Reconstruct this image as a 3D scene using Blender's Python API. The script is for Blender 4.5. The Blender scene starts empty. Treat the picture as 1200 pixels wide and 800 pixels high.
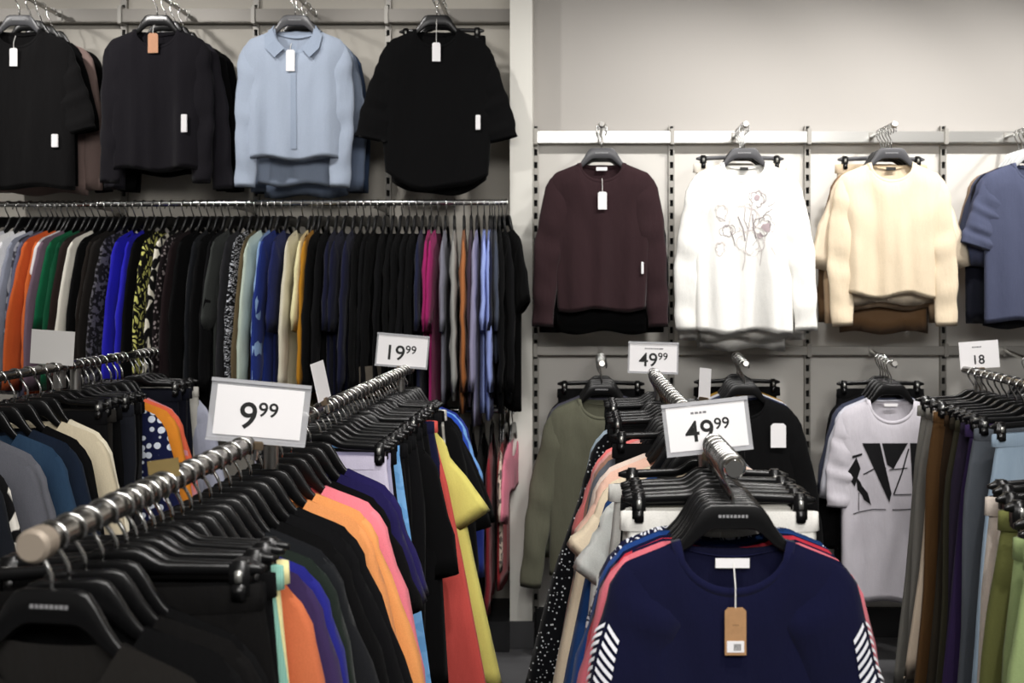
import bpy, bmesh, math, random
import numpy as np
from mathutils import Vector, Matrix

sc = bpy.context.scene
COL = sc.collection
PI = math.pi

# ------------------------------------------------------------------ camera, world, lights, exposure
F = 1100.0            # focal length in pixels of a 1200 px wide frame
CAMH = 1.545
cam_d = bpy.data.cameras.new('camera')
cam = bpy.data.objects.new('camera', cam_d)
COL.objects.link(cam)
cam.location = (0, 0, CAMH)
cam.rotation_euler = (PI / 2, 0, 0)
cam_d.sensor_width = 36.0
cam_d.lens = 36.0 * F / 1200
cam_d.shift_x = -80 / 1200
cam_d.shift_y = -63 / 1200
cam_d.clip_start = 0.05
cam_d.dof.use_dof = True
cam_d.dof.focus_distance = 2.5
cam_d.dof.aperture_fstop = 4.2
sc.camera = cam

w = bpy.data.worlds.new('world')
sc.world = w
w.use_nodes = True
w.node_tree.nodes['Background'].inputs[0].default_value = (1.0, 0.96, 0.91, 1)
w.node_tree.nodes['Background'].inputs[1].default_value = 0.10

def spot(name, loc, target, watts, deg=70, blend=0.7, size=0.05, col=(1, 0.972, 0.942)):
    d = bpy.data.lights.new(name, 'SPOT')
    d.energy = watts
    d.spot_size = math.radians(deg)
    d.spot_blend = blend
    d.shadow_soft_size = size
    d.color = col
    o = bpy.data.objects.new(name, d)
    COL.objects.link(o)
    o.location = loc
    o.rotation_euler = (Vector(target) - Vector(loc)).to_track_quat('-Z', 'Y').to_euler()
    return o

def area(name, loc, target, watts, sx, sy, col=(1, 0.975, 0.945)):
    d = bpy.data.lights.new(name, 'AREA')
    d.energy = watts
    d.shape = 'RECTANGLE'
    d.size = sx
    d.size_y = sy
    d.color = col
    o = bpy.data.objects.new(name, d)
    COL.objects.link(o)
    o.location = loc
    o.rotation_euler = (Vector(target) - Vector(loc)).to_track_quat('-Z', 'Y').to_euler()
    return o

# ceiling spotlights over the display walls
for x, e in ((0.15, 70), (0.85, 95), (1.55, 95), (2.3, 80)):
    spot('ceiling_spot', (x + 0.45, 2.95, 3.22), (x, 4.15, 1.6), e * 0.95, 84, 1.0)
for x, e in ((-2.75, 60), (-1.75, 62), (-0.75, 38)):
    spot('ceiling_spot', (x - 0.5, 2.85, 3.22), (x + 0.15, 4.1, 1.9), e * 0.9, 80, 0.9)
# ceiling spotlights over the racks
for x, y, tx, ty, e in ((-1.5, 1.7, -1.6, 2.9, 26), (0.1, 1.0, -0.55, 2.1, 60), (0.9, 0.7, 0.35, 1.9, 55),
                        (0.8, 2.0, 0.3, 2.7, 30), (1.7, 1.4, 1.35, 2.5, 48), (-0.2, 2.6, -0.6, 3.3, 26)):
    spot('ceiling_spot', (x, y, 3.22), (tx, ty, 1.0), e * 1.25, 62, 0.8)
area('front_fill', (0.4, -0.6, 3.2), (0.3, 2.5, 0.8), 125, 3.0, 1.6)  # added fill light, brightens racks and lower walls from the camera side

sc.view_settings.view_transform = 'Standard'
sc.view_settings.look = 'None'
sc.view_settings.gamma = 1.0
sc.view_settings.use_curve_mapping = False
sc.view_settings.exposure = 0.4

# ------------------------------------------------------------------ helpers
rng = random.Random(11)

def lin(c):
    if isinstance(c, str):
        c = c.lstrip('#')
        c = [int(c[i:i + 2], 16) / 255 for i in (0, 2, 4)]
    return tuple((v / 12.92 if v <= 0.04045 else ((v + 0.055) / 1.055) ** 2.4) for v in c) + (1.0,)

class NT:
    def __init__(s, m):
        s.t = m.node_tree
    def n(s, typ, **kw):
        nd = s.t.nodes.new(typ)
        for k, v in kw.items():
            if k in nd.inputs.keys():
                nd.inputs[k].default_value = v
            else:
                setattr(nd, k, v)
        return nd
    def l(s, a, b):
        s.t.links.new(a, b)

MATS = {}
def plain(name, col, rough=0.5, metal=0.0, spec=0.5, bump=0.0, bscale=200.0, vary=0.0, coat=0.0):
    if name in MATS:
        return MATS[name]
    m = bpy.data.materials.new(name)
    m.use_nodes = True
    t = NT(m)
    b = m.node_tree.nodes['Principled BSDF']
    c = lin(col)
    b.inputs['Base Color'].default_value = c
    b.inputs['Roughness'].default_value = rough
    b.inputs['Metallic'].default_value = metal
    b.inputs['Specular IOR Level'].default_value = spec
    if coat:
        b.inputs['Coat Weight'].default_value = coat
    if vary or bump:
        tc = t.n('ShaderNodeTexCoord')
        nz = t.n('ShaderNodeTexNoise', Scale=bscale)
        nz.inputs['Detail'].default_value = 3
        t.l(tc.outputs['Object'], nz.inputs['Vector'])
        if vary:
            mx = t.n('ShaderNodeMixRGB', blend_type='MULTIPLY')
            mx.inputs[0].default_value = vary
            mx.inputs[1].default_value = c
            t.l(nz.outputs['Fac'], mx.inputs[2])
            t.l(mx.outputs[0], b.inputs['Base Color'])
        if bump:
            bp = t.n('ShaderNodeBump', Strength=bump, Distance=0.002)
            t.l(nz.outputs['Fac'], bp.inputs['Height'])
            t.l(bp.outputs[0], b.inputs['Normal'])
    MATS[name] = m
    return m

def fabric(col, pat=None, col2='#ffffff', rough=0.92, sheen=0.08, sc_=1.0):
    """woven cloth: flat dyed colour, fine weave relief, optional printed pattern"""
    key = ('fab', col, pat, col2, rough, sc_)
    if key in MATS:
        return MATS[key]
    m = bpy.data.materials.new('fabric_' + (pat or 'plain'))
    m.use_nodes = True
    t = NT(m)
    b = m.node_tree.nodes['Principled BSDF']
    b.inputs['Roughness'].default_value = rough
    b.inputs['Specular IOR Level'].default_value = 0.12
    b.inputs['Sheen Weight'].default_value = sheen
    b.inputs['Sheen Roughness'].default_value = 0.5
    c1, c2 = lin(col), lin(col2)
    tc = t.n('ShaderNodeTexCoord')
    O = tc.outputs['Object']
    nz = t.n('ShaderNodeTexNoise', Scale=420.0)
    nz.inputs['Detail'].default_value = 2
    t.l(O, nz.inputs['Vector'])
    big = t.n('ShaderNodeTexNoise', Scale=14.0)
    big.inputs['Detail'].default_value = 4
    bm_ = t.n('ShaderNodeMapping')
    bm_.inputs['Scale'].default_value = (1.0, 1.0, 0.3)
    t.l(O, bm_.inputs['Vector'])
    t.l(bm_.outputs[0], big.inputs['Vector'])
    bp = t.n('ShaderNodeBump', Strength=0.25, Distance=0.0015)
    t.l(nz.outputs['Fac'], bp.inputs['Height'])
    bp2 = t.n('ShaderNodeBump', Strength=0.5, Distance=0.016)
    t.l(big.outputs['Fac'], bp2.inputs['Height'])
    t.l(bp.outputs[0], bp2.inputs['Normal'])
    t.l(bp2.outputs[0], b.inputs['Normal'])
    ramp = t.n('ShaderNodeValToRGB')
    e = ramp.color_ramp.elements
    ramp.color_ramp.interpolation = 'LINEAR'
    e[0].color, e[1].color = c1, c2
    src = None
    if pat is None:
        e[0].position, e[1].position = 0.3, 0.75
        e[1].color = tuple(min(1, v * 1.12 + 0.001) for v in c1[:3]) + (1,)
        src = nz.outputs['Fac']
    elif pat in ('dots', 'bigdots', 'speckle'):
        vo = t.n('ShaderNodeTexVoronoi', Scale={'dots': 75.0, 'bigdots': 34.0, 'speckle': 60.0}[pat])
        vo.inputs['Randomness'].default_value = {'dots': 0.75, 'bigdots': 0.35, 'speckle': 1.0}[pat]
        t.l(O, vo.inputs['Vector'])
        r = {'dots': 0.2, 'bigdots': 0.42, 'speckle': 0.3}[pat]
        e[0].position, e[1].position = r, r + 0.05
        e[0].color, e[1].color = c2, c1
        src = vo.outputs['Distance']
    elif pat in ('print', 'zigzag'):
        mp = t.n('ShaderNodeMapping')
        mp.inputs['Scale'].default_value = (1, 1, 0.6) if pat == 'print' else (1, 1, 2.5)
        t.l(O, mp.inputs['Vector'])
        dn = t.n('ShaderNodeTexNoise', Scale=20.0 * sc_)
        dn.inputs['Detail'].default_value = 1
        t.l(mp.outputs[0], dn.inputs['Vector'])
        vo = t.n('ShaderNodeTexVoronoi', Scale=38.0 * sc_, feature='DISTANCE_TO_EDGE')
        ad = t.n('ShaderNodeMixRGB')
        ad.inputs[0].default_value = 0.12
        t.l(mp.outputs[0], ad.inputs[1])
        t.l(dn.outputs['Color'], ad.inputs[2])
        t.l(ad.outputs[0], vo.inputs['Vector'])
        e[0].position, e[1].position = 0.16, 0.2
        src = vo.outputs['Distance']
    elif pat == 'blobs':
        dn = t.n('ShaderNodeTexNoise', Scale=26.0 * sc_)
        dn.inputs['Detail'].default_value = 1.5
        t.l(O, dn.inputs['Vector'])
        e[0].position, e[1].position = 0.5, 0.55
        src = dn.outputs['Fac']
    elif pat in ('stripe', 'hstripe'):
        wv = t.n('ShaderNodeTexWave', Scale=14.0 * sc_, bands_direction='Z' if pat == 'hstripe' else 'X')
        wv.inputs['Distortion'].default_value = 0.4
        t.l(O, wv.inputs['Vector'])
        e[0].position, e[1].position = 0.5, 0.56
        src = wv.outputs['Fac']
    elif pat == 'denim':
        mp = t.n('ShaderNodeMapping')
        mp.inputs['Rotation'].default_value = (0, 0.7, 0)
        t.l(O, mp.inputs['Vector'])
        wv = t.n('ShaderNodeTexWave', Scale=180.0, bands_direction='Z')
        wv.inputs['Distortion'].default_value = 3
        t.l(mp.outputs[0], wv.inputs['Vector'])
        md = t.n('ShaderNodeMath', operation='MULTIPLY')
        t.l(wv.outputs['Fac'], md.inputs[0])
        t.l(big.outputs['Fac'], md.inputs[1])
        e[0].position, e[1].position = 0.1, 0.7
        src = md.outputs[0]
    elif pat == 'rib':
        wv = t.n('ShaderNodeTexWave', Scale=90.0, bands_direction='X')
        t.l(O, wv.inputs['Vector'])
        e[0].position, e[1].position = 0.1, 0.8
        src = wv.outputs['Fac']
    t.l(src, ramp.inputs[0])
    t.l(ramp.outputs[0], b.inputs['Base Color'])
    MATS[key] = m
    return m

def set_props(o, label=None, cat=None, group=None, kind=None):
    if label:
        n = len(label.replace(',', ' ').split())
        if not 4 <= n <= 16:
            print('LABEL LENGTH', n, label)
        o['label'] = label
    if cat: o['category'] = cat
    if group: o['group'] = group
    if kind: o['kind'] = kind
    return o

def mesh(name, verts, faces, mat, smooth=True):
    me = bpy.data.meshes.new(name)
    me.from_pydata(verts if isinstance(verts, list) else verts.tolist(), [], faces)
    if smooth:
        me.polygons.foreach_set('use_smooth', [True] * len(me.polygons))
    if mat: me.materials.append(mat)
    return me

def link(name, me, parent=None, loc=None):
    o = bpy.data.objects.new(name, me)
    COL.objects.link(o)
    if parent: o.parent = parent
    if loc is not None: o.location = loc
    return o

def empty(name, loc, rz=0.0, rx=0.0, ry=0.0):
    o = bpy.data.objects.new(name, None)
    COL.objects.link(o)
    o.empty_display_size = 0.05
    o.location = loc
    o.rotation_euler = (rx, ry, rz)
    return o

class B:
    """collects boxes, tubes and sheets into one mesh"""
    def __init__(s):
        s.v, s.f = [], []
    def add(s, vs, fs):
        k = len(s.v)
        s.v += [tuple(map(float, p)) for p in vs]
        s.f += [tuple(i + k for i in f) for f in fs]
    def box(s, x0, x1, y0, y1, z0, z1, bev=0.0):
        if bev <= 0:
            vs = [(x, y, z) for z in (z0, z1) for y in (y0, y1) for x in (x0, x1)]
            s.add(vs, [(0, 2, 3, 1), (4, 5, 7, 6), (0, 1, 5, 4), (1, 3, 7, 5), (3, 2, 6, 7), (2, 0, 4, 6)])
        else:
            bm = bmesh.new()
            bmesh.ops.create_cube(bm, size=1)
            bmesh.ops.scale(bm, vec=(x1 - x0, y1 - y0, z1 - z0), verts=bm.verts)
            bmesh.ops.translate(bm, vec=((x0 + x1) / 2, (y0 + y1) / 2, (z0 + z1) / 2), verts=bm.verts)
            bmesh.ops.bevel(bm, geom=bm.edges[:], offset=bev, segments=2, affect='EDGES')
            bm.verts.index_update()
            s.add([v.co for v in bm.verts], [[v.index for v in f.verts] for f in bm.faces])
            bm.free()
        return s
    def tube(s, pts, r, n=8, cap=True, rs=None):
        pts = [Vector(p) for p in pts]
        rings = []
        up = None
        for i, p in enumerate(pts):
            d = (pts[min(i + 1, len(pts) - 1)] - pts[max(i - 1, 0)]).normalized()
            if up is None:
                up = Vector((0, 0, 1)) if abs(d.z) < 0.9 else Vector((0, 1, 0))
            a = d.cross(up).normalized()
            bb = a.cross(d).normalized()
            up = bb
            rr = rs[i] if rs else r
            rings.append([p + a * (rr * math.cos(2 * PI * k / n)) + bb * (rr * math.sin(2 * PI * k / n)) for k in range(n)])
        vs = [v for q in rings for v in q]
        fs = [(i * n + k, i * n + (k + 1) % n, (i + 1) * n + (k + 1) % n, (i + 1) * n + k) for i in range(len(pts) - 1) for k in range(n)]
        if cap:
            fs.append(tuple(range(n - 1, -1, -1)))
            fs.append(tuple((len(pts) - 1) * n + k for k in range(n)))
        s.add(vs, fs)
        return s
    def build(s, name, mat, parent=None, smooth=False):
        me = mesh(name, s.v, s.f, mat, smooth)
        if smooth:
            me.set_sharp_from_angle(angle=math.radians(40))
        return link(name, me, parent)

def P(px, py, s):
    return Vector(((px - 680) / s, F / s, CAMH - (py - 337) / s))

# materials used in many places
M_CHROME = plain('chrome', '#d4d4d2', 0.16, 1.0)
M_RAILTUBE = plain('satin_tube', '#8e8b87', 0.27, 1.0)
M_STEEL = plain('brushed_steel', '#b4b2ae', 0.34, 1.0, bump=0.05, bscale=60)
M_BLACKPL = plain('black_plastic', '#0d0d0e', 0.3, 0, 0.5)
M_GREYPL = plain('grey_plastic', '#4a4a4d', 0.35, 0, 0.5)
M_CLEARPL = plain('pale_plastic', '#c9cbcb', 0.25, 0, 0.5)
M_PAPER = plain('white_card', '#f1eff0', 0.7, bump=0.05, bscale=300)
M_KRAFT = plain('kraft_card', '#b98d62', 0.8, vary=0.25, bscale=120)
M_SALMON = plain('salmon_card', '#d09a78', 0.8, vary=0.2, bscale=120)
M_INK = plain('black_ink', '#141414', 0.6)
M_GREYINK = plain('grey_ink', '#77777a', 0.6)
M_STRING = plain('white_string', '#e8e6e2', 0.8)
M_WALL = plain('painted_wall', '#aaa6a1', 0.85, bump=0.06, bscale=90)
M_WALLG = plain('painted_wall_grey', '#c3beb4', 0.85, bump=0.06, bscale=90)
M_PILLAR = plain('painted_panel', '#dedcd4', 0.7, bump=0.04, bscale=90)
M_FLOOR = plain('dark_floor', '#5a5a5c', 0.45, bump=0.04, bscale=30, vary=0.2)
M_BASE = plain('dark_baseboard', '#1d1d1f', 0.5)
M_PLINTH = plain('grey_plinth', '#454547', 0.5)
M_RAILGREY = plain('grey_rail', '#a6a39d', 0.4, 0.6)
M_RAILSAT = plain('satin_rail', '#c9c8c4', 0.3, 0.8)
M_SLOT = plain('slot_dark', '#0c0c0c', 0.9)
M_UPR = plain('upright_grey', '#98958f', 0.45, 0.3)
def clear_mat():
    m = bpy.data.materials.new('clear_acrylic')
    m.use_nodes = True
    t = NT(m)
    nt = m.node_tree
    out = nt.nodes['Material Output']
    nt.nodes.remove(nt.nodes['Principled BSDF'])
    tr = t.n('ShaderNodeBsdfTransparent')
    tr.inputs[0].default_value = (0.93, 0.94, 0.95, 1)
    gl = t.n('ShaderNodeBsdfGlossy')
    gl.inputs[1].default_value = 0.08
    df = t.n('ShaderNodeBsdfDiffuse')
    df.inputs[0].default_value = (0.8, 0.8, 0.83, 1)
    fr = t.n('ShaderNodeFresnel', IOR=1.5)
    mx = t.n('ShaderNodeMixShader')
    mx.inputs[0].default_value = 0.42
    t.l(tr.outputs[0], mx.inputs[1])
    t.l(df.outputs[0], mx.inputs[2])
    m2 = t.n('ShaderNodeMixShader')
    t.l(fr.outputs[0], m2.inputs[0])
    t.l(mx.outputs[0], m2.inputs[1])
    t.l(gl.outputs[0], m2.inputs[2])
    t.l(m2.outputs[0], out.inputs[0])
    return m
M_CLEAR = clear_mat()

# ------------------------------------------------------------------ the setting
D_R, D_L = F / 264, F / 257          # right and left display walls
FLOOR0 = 0.0
def struct(o):
    o['kind'] = 'structure'
    return o
struct(B().box(-5, 5, -3, 4.6, -0.05, 0.0).build('floor', M_FLOOR))
struct(B().box(-5, 5, -3, 4.6, 3.3, 3.35).build('ceiling', plain('ceiling_paint', '#b9b5ad', 0.9)))
struct(B().box(-0.26, 5, D_R, D_R + 0.12, 0.0, 3.3).build('wall_right', M_WALL))
struct(B().box(-5, -0.26, D_L, D_L + 0.12, 0.0, 3.3).build('wall_left', M_WALLG))
YP = F / 273
struct(B().box(-0.302, -0.206, YP, D_L, 0.0, 3.3).build('wall_partition', M_PILLAR))
struct(B().box(-0.31, -0.198, YP - 0.012, YP + 0.11, 0.0, 0.115, 0.002).build('trim_1', M_PLINTH))
struct(B().box(-0.2, 5, D_R - 0.018, D_R, 0.0, 0.13).build('baseboard_right', M_BASE))
struct(B().box(-5, -0.302, D_L - 0.3, D_L, 0.0, 0.13).build('baseboard_left', M_BASE))

M_BOARD = plain('white_board', '#cbc8c2', 0.75, bump=0.03, bscale=90)
trim_no = [1]
for k in range(4):
    trim_no[0] += 1
    xa = -0.185 + 0.6 * k
    struct(B().box(xa, xa + 0.594, D_R - 0.004, D_R, 0.13, 2.185).build('trim_%d' % trim_no[0], M_BOARD))
def upright(x, yw, z0, z1):
    """slotted wall standard: two cheeks, a dark channel and a ladder of rungs"""
    trim_no[0] += 1
    e = struct(empty('trim_%d' % trim_no[0], (x, yw, z0)))
    h = z1 - z0
    B().box(-0.011, 0.011, -0.004, 0.0, 0, h).build('channel', M_SLOT, e)
    B().box(-0.013, -0.0075, -0.02, 0.0, 0, h).box(0.0075, 0.013, -0.02, 0.0, 0, h).build('cheek', M_UPR, e)
    r = B()
    z = 0.01
    while z < h - 0.03:
        r.box(-0.0075, 0.0075, -0.02, -0.016, z, z + 0.028)
        z += 0.056
    o = r.build('rung', M_UPR, e)
    o['kind'] = 'stuff'
    return e
XUR = [(627 - 680) / 264 + 0.004 + 0.6 * k for k in range(5)]
for x in XUR: upright(x, D_R - 0.004, 0.13, 2.26)
XUL = [(610 - 680) / 257 - 0.6 * k for k in range(1, 6)]
for x in XUL: upright(x, D_L, 0.13, 2.86)

def hbar(x0, x1, yw, zc, h, mat, xs):
    trim_no[0] += 1
    e = struct(empty('trim_%d' % trim_no[0], ((x0 + x1) / 2, yw, zc)))
    L = (x1 - x0) / 2
    B().box(-L, L, -0.055, -0.022, -h / 2, h / 2, 0.003).build('bar', mat, e)
    for x in xs:
        xx = x - (x0 + x1) / 2
        B().box(xx - 0.009, xx + 0.009, -0.062, -0.012, -h / 2 - 0.008, h / 2 + 0.012, 0.002).build('bracket', M_UPR, e)
    return e
Z_RU, Z_RL, Z_LU = CAMH + (337 - 160) / 268, CAMH - (411 - 337) / 268, CAMH + (337 - 17) / 261
hbar(-0.2, 2.6, D_R, Z_RU, 0.05, M_RAILSAT, XUR)
hbar(-0.2, 2.6, D_R, Z_RL, 0.038, M_RAILGREY, XUR)
hbar(-3.3, -0.305, D_L, Z_LU, 0.06, plain('shaded_shelf_rail', '#7d7973', 0.45, 0.3), XUL)  # bar colour darkened to include the shadow lying on it

# ------------------------------------------------------------------ hangers (shared meshes)
R_HOOK = 0.021
def hook_mesh(dz=0.0):
    b = B()
    pts = [(R_HOOK * math.cos(a), 0, R_HOOK * math.sin(a) - dz) for a in np.radians(np.linspace(-35, 195, 14))]
    pts += [(-R_HOOK * 0.72, 0, -0.021 - dz), (-0.006, 0, -0.036 - dz), (-0.001, 0, -0.047 - dz), (0, 0, -0.06 - dz * 0.5), (0, 0, -0.085)]
    b.tube(pts, 0.0028, 6)
    me = mesh('hook', b.v, b.f, M_CHROME)
    return me

def profile_strip(xs, zt, zb, th, name, mat):
    """a bar across x with rounded rectangular section between zb and zt"""
    vs, fs = [], []
    n = 10
    for x, t, bt, h in zip(xs, zt, zb, th):
        m_, hh, r = (t + bt) / 2, (t - bt) / 2, h / 2
        c = min(r, hh) * 0.75
        for (yy, zz) in ((-r, -hh + c), (-r, hh - c), (-r * 0.75, hh - c * 0.25), (-r * 0.25, hh), (r * 0.25, hh), (r * 0.75, hh - c * 0.25), (r, hh - c), (r, -hh + c), (r * 0.5, -hh), (-r * 0.5, -hh)):
            vs.append((x, yy, m_ + zz))
    for i in range(len(xs) - 1):
        for k in range(n):
            fs.append((i * n + k, (i + 1) * n + k, (i + 1) * n + (k + 1) % n, i * n + (k + 1) % n))
    fs.append(tuple(range(n)))
    fs.append(tuple((len(xs) - 1) * n + k for k in range(n - 1, -1, -1)))
    return mesh(name, vs, fs, mat)

def interp(x, xs, ys):
    return np.interp(np.abs(x), xs, ys)

HX = np.concatenate([np.linspace(-0.19, -0.11, 7), np.linspace(-0.1, 0.1, 17), np.linspace(0.11, 0.19, 7)])
def shirt_hanger_mesh(mat):
    a = np.abs(HX)
    zt = np.where(a < 0.04, -0.078, -0.078 - 0.067 * (0.5 - 0.5 * np.cos(np.clip((a - 0.04) / 0.06, 0, 1) * PI)))
    zt = zt - np.clip(a - 0.09, 0, 0.02) * 0.6 - np.clip(a - 0.1, 0, 1) * 0.42
    zb = np.where(a < 0.03, -0.122, -0.122 - 0.04 * (0.5 - 0.5 * np.cos(np.clip((a - 0.03) / 0.065, 0, 1) * PI)))
    zb = zb - np.clip(a - 0.09, 0, 0.02) * 0.4 - np.clip(a - 0.095, 0, 1) * 0.42
    zb = np.where(a > 0.185, (zt + zb) / 2 - 0.003, zb)
    th = np.interp(a, [0, 0.06, 0.12, 0.19, 0.205], [0.010, 0.011, 0.006, 0.004, 0.003])
    return profile_strip(HX, zt, zb, th, 'body', mat)

def clip_hanger_mesh(mat):
    x = np.array([-0.185, -0.18, -0.17, -0.12, -0.065, -0.055, -0.045, -0.035, -0.025, 0, 0.025, 0.035, 0.045, 0.055, 0.065, 0.12, 0.17, 0.18, 0.185])
    a = np.abs(x)
    zt = np.interp(a, [0, 0.025, 0.035, 0.045, 0.055, 0.065, 0.17, 0.185], [-0.072, -0.073, -0.078, -0.086, -0.092, -0.094, -0.098, -0.104])
    zb = np.interp(a, [0, 0.025, 0.045, 0.065, 0.17, 0.185], [-0.098, -0.099, -0.108, -0.112, -0.116, -0.112])
    th = np.interp(a, [0, 0.06, 0.17, 0.185], [0.012, 0.012, 0.013, 0.006])
    return profile_strip(x, zt, zb, th, 'bar', mat)

def clip_mesh(mat):
    b = B()
    b.box(-0.013, 0.013, -0.011, 0.011, -0.148, -0.094, 0.004)
    b.box(-0.009, 0.009, -0.014, -0.006, -0.150, -0.126, 0.002)
    return mesh('clip', b.v, b.f, mat)
def spring_mesh():
    b = B()
    b.box(-0.0045, 0.0045, -0.0135, -0.0105, -0.124, -0.106, 0.001)
    return mesh('spring', b.v, b.f, plain('spring_steel', '#b9b9b4', 0.3, 0.7))
ME_HOOK = hook_mesh()
ME_HOOK_SHORT = hook_mesh(0.014)
ME_HOOK_TINY = hook_mesh(0.03)
SHORT_NECK = 0.014
ME_SH = {'black': shirt_hanger_mesh(M_BLACKPL), 'grey': shirt_hanger_mesh(M_GREYPL), 'pale': shirt_hanger_mesh(M_CLEARPL)}
ME_CH = {'black': clip_hanger_mesh(M_BLACKPL), 'grey': clip_hanger_mesh(M_GREYPL), 'pale': clip_hanger_mesh(M_CLEARPL)}
ME_CLIP, ME_SPRING = clip_mesh(M_BLACKPL), spring_mesh()
def logo_mesh():
    b = B()
    x = -0.026
    k = 0
    for wd in (0.005, 0.004, 0.005, 0.004, 0.005, 0.004, 0.005, 0.004):
        b.box(x, x + wd, -0.0062, -0.0050, -0.1015, -0.0965)
        x += wd + 0.0022
    return mesh('logo', b.v, b.f, plain('logo_print', '#8d8d8f', 0.5), False)
ME_LOGO = logo_mesh()

def hanger(loc, rz, kind, label, group, colour='black', logo=False, short=False):
    if kind == 'shirt':
        e = empty('shirt_hanger', loc, rz)
        link('body', ME_SH[colour], e)
    else:
        e = empty('clip_hanger', loc, rz)
        link('bar', ME_CH[colour], e)
        for sx in (-1, 1):
            c = link('clip', ME_CLIP, e, (sx * 0.155, 0, 0))
            link('spring', ME_SPRING, c)
    link('hook', {0: ME_HOOK, 1: ME_HOOK_SHORT, 2: ME_HOOK_TINY}[int(short)], e)
    if logo:
        link('logo', ME_LOGO, e)
    set_props(e, label, 'hanger', group)
    return e

# ------------------------------------------------------------------ garments
def shoulder_z(x):
    a = np.abs(x)
    return -0.138 - 0.40 * np.clip(a - 0.085, 0, 1) + 0.35 * np.clip(0.085 - a, 0, 1) - np.clip(a - 0.185, 0, 1) ** 1.5 * 5.0

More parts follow.
